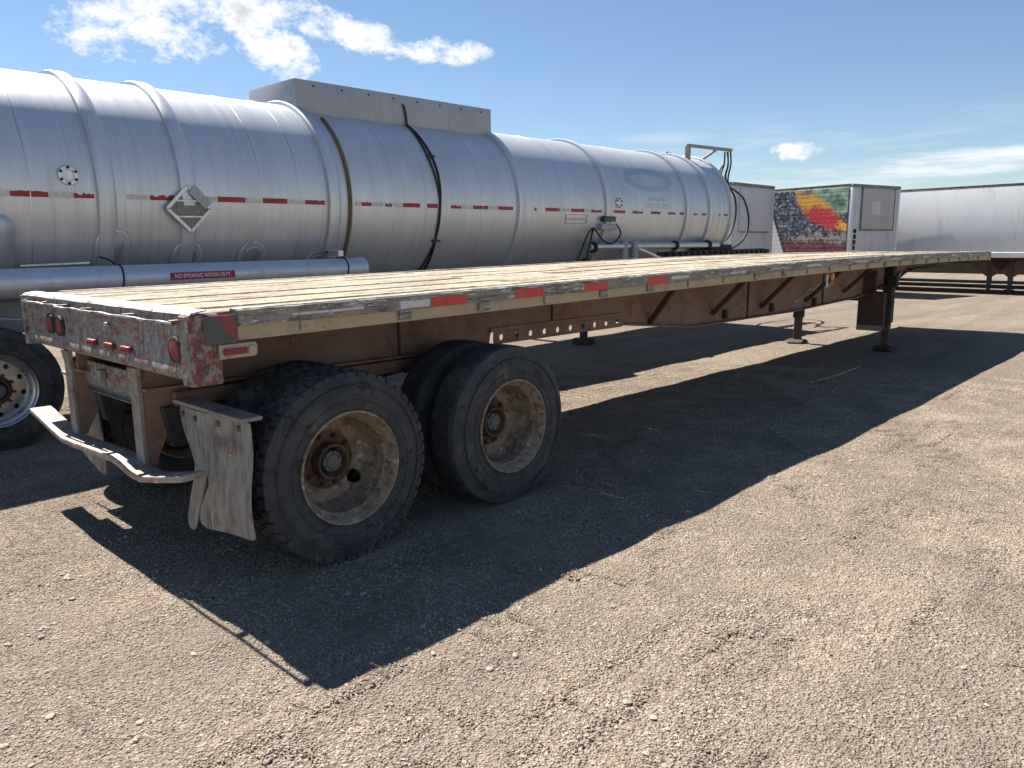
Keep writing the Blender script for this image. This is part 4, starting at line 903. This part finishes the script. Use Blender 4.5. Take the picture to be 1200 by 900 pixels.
zz = t.math('ADD', Z_, wob); xx = t.math('ADD', Y_, wob)
c = berry
maroon = t.mix(t.ramp(t.noise(v, 5, 5, .6), [(.35, 0.), (.65, 1.)]), (.06, .008, .016), (.22, .035, .05))
c = t.mix(band(zz, 0, 1.75, .35), c, maroon)
dg = t.math('ADD', zz, t.math('MULTIPLY', xx, .75))            # diagonal coordinate
green = t.mix(t.ramp(t.noise(v, 3, 4, .6), [(.4, 0.), (.6, 1.)]), (.03, .12, .07), (.3, .42, .3))
c = t.mix(t.math('MULTIPLY', band(xx, -1, 1.5, .3), band(zz, 2.55, 4, .25)), c, green)
def oval(cy, cz, ry, rz, sl):
    a = t.math('DIVIDE', t.math('SUBTRACT', xx, cy), ry); b = t.math('DIVIDE', t.math('SUBTRACT', t.math('SUBTRACT', zz, cz), t.math('MULTIPLY', t.math('SUBTRACT', xx, cy), sl)), rz)
    return t.ramp(t.math('ADD', t.math('MULTIPLY', a, a), t.math('MULTIPLY', b, b)), [(.35, 1.), (1.05, 0.)])
c = t.mix(oval(1.25, 2.75, .85, .42, .45), c, (.72, .36, .03))
c = t.mix(oval(.95, 2.42, .95, .36, .35), c, (.5, .02, .035))
c = t.mix(oval(.25, 2.1, .35, .14, .2), c, (.75, .4, .03))
c = t.mix(t.math('MULTIPLY', band(zz, 1.7, 1.86, .1), band(xx, -1, 1.9, .3)), c, (.32, .28, .25))
edge = t.math('SUBTRACT', t.math('ADD', 2.65, t.math('MULTIPLY', t.math('SUBTRACT', 2.0, Z_), -.42)), Y_)    # slanted white rear part
edge2 = t.ramp(t.math('MULTIPLY', t.math('MULTIPLY', edge, -1.0), 6.0), [(0., 0.), (.2, 1.)])
c = t.mix(t.ramp(t.math('MULTIPLY', t.math('ADD', edge, -.12), -8.), [(0., 0.), (.2, 1.)]), c, (.02, .012, .015))
c = t.mix(edge2, c, (.6, .62, .64))
c = t.mix(t.ramp(t.noise(t.co((1, 2, 9)), 6, 3, .6), [(.58, 0.), (.66, .6)]), c, (.5, .52, .55))
c = t.mix(t.ramp(t.noise(t.co((1, 2, 9), loc=(3, 3, 3)), 7, 3, .6), [(.56, 0.), (.64, .6)]), c, (.02, .015, .02))
t.base(c); M['mural'] = t.m

def van(name, label, base, rz, length, kind, group, wid=2.6, h=3.4, zb=1.2, legs=(2.6,)):
    """local frame: nose face at y=0 spanning x 0..wid, body runs to +y"""
    e = thing(name, label, 'trailer', base, group, world=False, rotz=rz)
    body = 'white' if kind == 'long' else 'whitegrey'
    MB().box(.03, wid-.03, .03, length, zb, h-.03).build('body', body, e, .03, seg=2)
    rl = 'darkrail' if kind != 'long' else 'darkrail'
    mb = MB(); mb.box(0, wid, .0, .09, h-.1, h); mb.box(0, .06, .09, length, h-.09, h); mb.box(wid-.06, wid, .09, length, h-.09, h); mb.build('roof_rail', rl, e, .01)
    MB().box(.06, wid-.06, .09, length, h-.035, h-.012).build('roof', 'white', e)
    for x in (0, wid-.1): MB().box(x, x+.1, 0, .1, zb-.02, h-.1).build('corner_post', 'white' if kind == 'mural' else 'whitegrey', e, .03, seg=2)
    for x in (0, wid-.05): MB().box(x-.004, x+.054, .1, length, zb-.1, zb+.06).build('bottom_rail', 'railgrey', e, .006)
    MB().box(.1, wid-.1, .1, length, zb-.16, zb-.002).build('floor_frame', 'black', e)
    for y in legs:
        for x in (.35, wid-.47):
            g = MB().box(x, x+.12, y, y+.12, .3, zb-.15).build('landing_leg', 'black', e, .006)
            MB().box(x+.015, x+.105, y+.015, y+.105, .05, .3).build('inner_leg', 'black', g)
            MB().box(x-.06, x+.18, y-.06, y+.18, 0, .05).build('foot', 'black', g, .006)
            MB().prism([(y-.7, zb-.17), (y+.8, zb-.17), (y+.16, .55), (y-.04, .55)], 'YZ', x+.03, x+.09).build('leg_gusset', 'beamdark', g)
    for y in (length-1.2, length-2.45):
        MB().cyl((.3, y, .503), (wid-.3, y, .503), .06, seg=12).build('axle', 'black', e)
        for x, s in ((.02, 1), (wid-.02, -1)):
            w = obj('wheel', ME['rim'], e, (x, y, .503), (0, 0, -math.pi/2 if s > 0 else math.pi/2)); obj('tyre', ME['tyre_rib'], w)
    return e
V1 = van('box_trailer', 'plain grey white box trailer nose standing behind the tanker hoses', (19.62, 7.604, 0), R(-1.5), 12.5, 'plain', 'box trailers parked at the back of the yard')
MB().box(.42, 2.3, -.006, .025, 2.0, 3.25).build('nose_panel', 'whitegrey', V1, .006)
MB().box(.42, 2.3, -.02, -.007, 1.96, 1.995).build('panel_trim', 'darkrail', V1)
V2 = van('refrigerated_trailer', 'white trailer with a colourful fruit mural on its ribbed side', (23.05, 5.455, 0), R(-13.6), 10.5, 'mural', 'box trailers parked at the back of the yard')
mb = None
sl = bpy.data.meshes.new('slat')
mb = MB(); mb.box(-.012, .027, .12, 10.4, 0.006, .128); slme = mb.mesh('slat', 'mural', 0)
for k in range(15):
    # same slat mesh shape; the print needs its own height, so each slat keeps its place in the mesh
    z = 1.3+k*.134; MB().prism([(-.016, z+.012), (-.002, z+.002), (.027, z+.002), (.027, z+.132), (-.002, z+.132), (-.016, z+.122)], 'XZ', .12, 10.4).build('slat', 'mural', V2)
MB().box(.55, 2.25, -.01, .025, 2.05, 3.27).build('nose_panel', 'beige', V2, .006)
MB().box(1.05, 1.5, -.015, -.0105, 2.5, 2.9).build('pale_patch', 'whitegrey', V2)
mb = MB(); mb.box(.5, .548, -.016, .02, 2.0, 3.3); mb.box(2.252, 2.3, -.016, .02, 2.0, 3.3); mb.box(.548, 2.252, -.016, .02, 2.0, 2.048); mb.build('panel_trim', 'darkrail', V2)
for k, ch in enumerate('4321'): text('nose_number', ch, 'cable', V2, frame((.24, .0, 1.98-k*.17), (1, 0, 0), (0, 0, 1)), .19, .035)
GRP = 'box trailers parked at the back of the yard'
dirv = Vector((math.cos(R(82)), math.sin(R(82))))
def longvan(off, label, name='box_trailer'):
    rz = R(82-90); p = Vector((26.35+off, 1.7, 0)); base = p-Vector((dirv.x, dirv.y, 0))*6.5
    return van(name, label, tuple(base), rz, 16.5, 'long', GRP, h=3.37, zb=1.24, legs=(6.6, 7.2) if off == 0 else (2.6,))
V3 = longvan(0, 'long dented white box trailer seen side on with dark underframe')
E4 = longvan(3.5, 'white box trailer parked directly behind the long dented white trailer')
E5 = longvan(7.0, 'white box trailer farthest back, two rows behind the long dented one')
for e in (E4, E5): MB().box(.02, .05, .2, 12.5, .5, 1.13).build('shade_panel', 'black', e, .01)  # added black panels, standing in for the shade beneath the parked trailers
for o in bpy.data.objects:
    if o.type == 'MESH' and o.parent is None and not o.get('kind') and not o.get('label'): print('UNTAGGED', o.name)
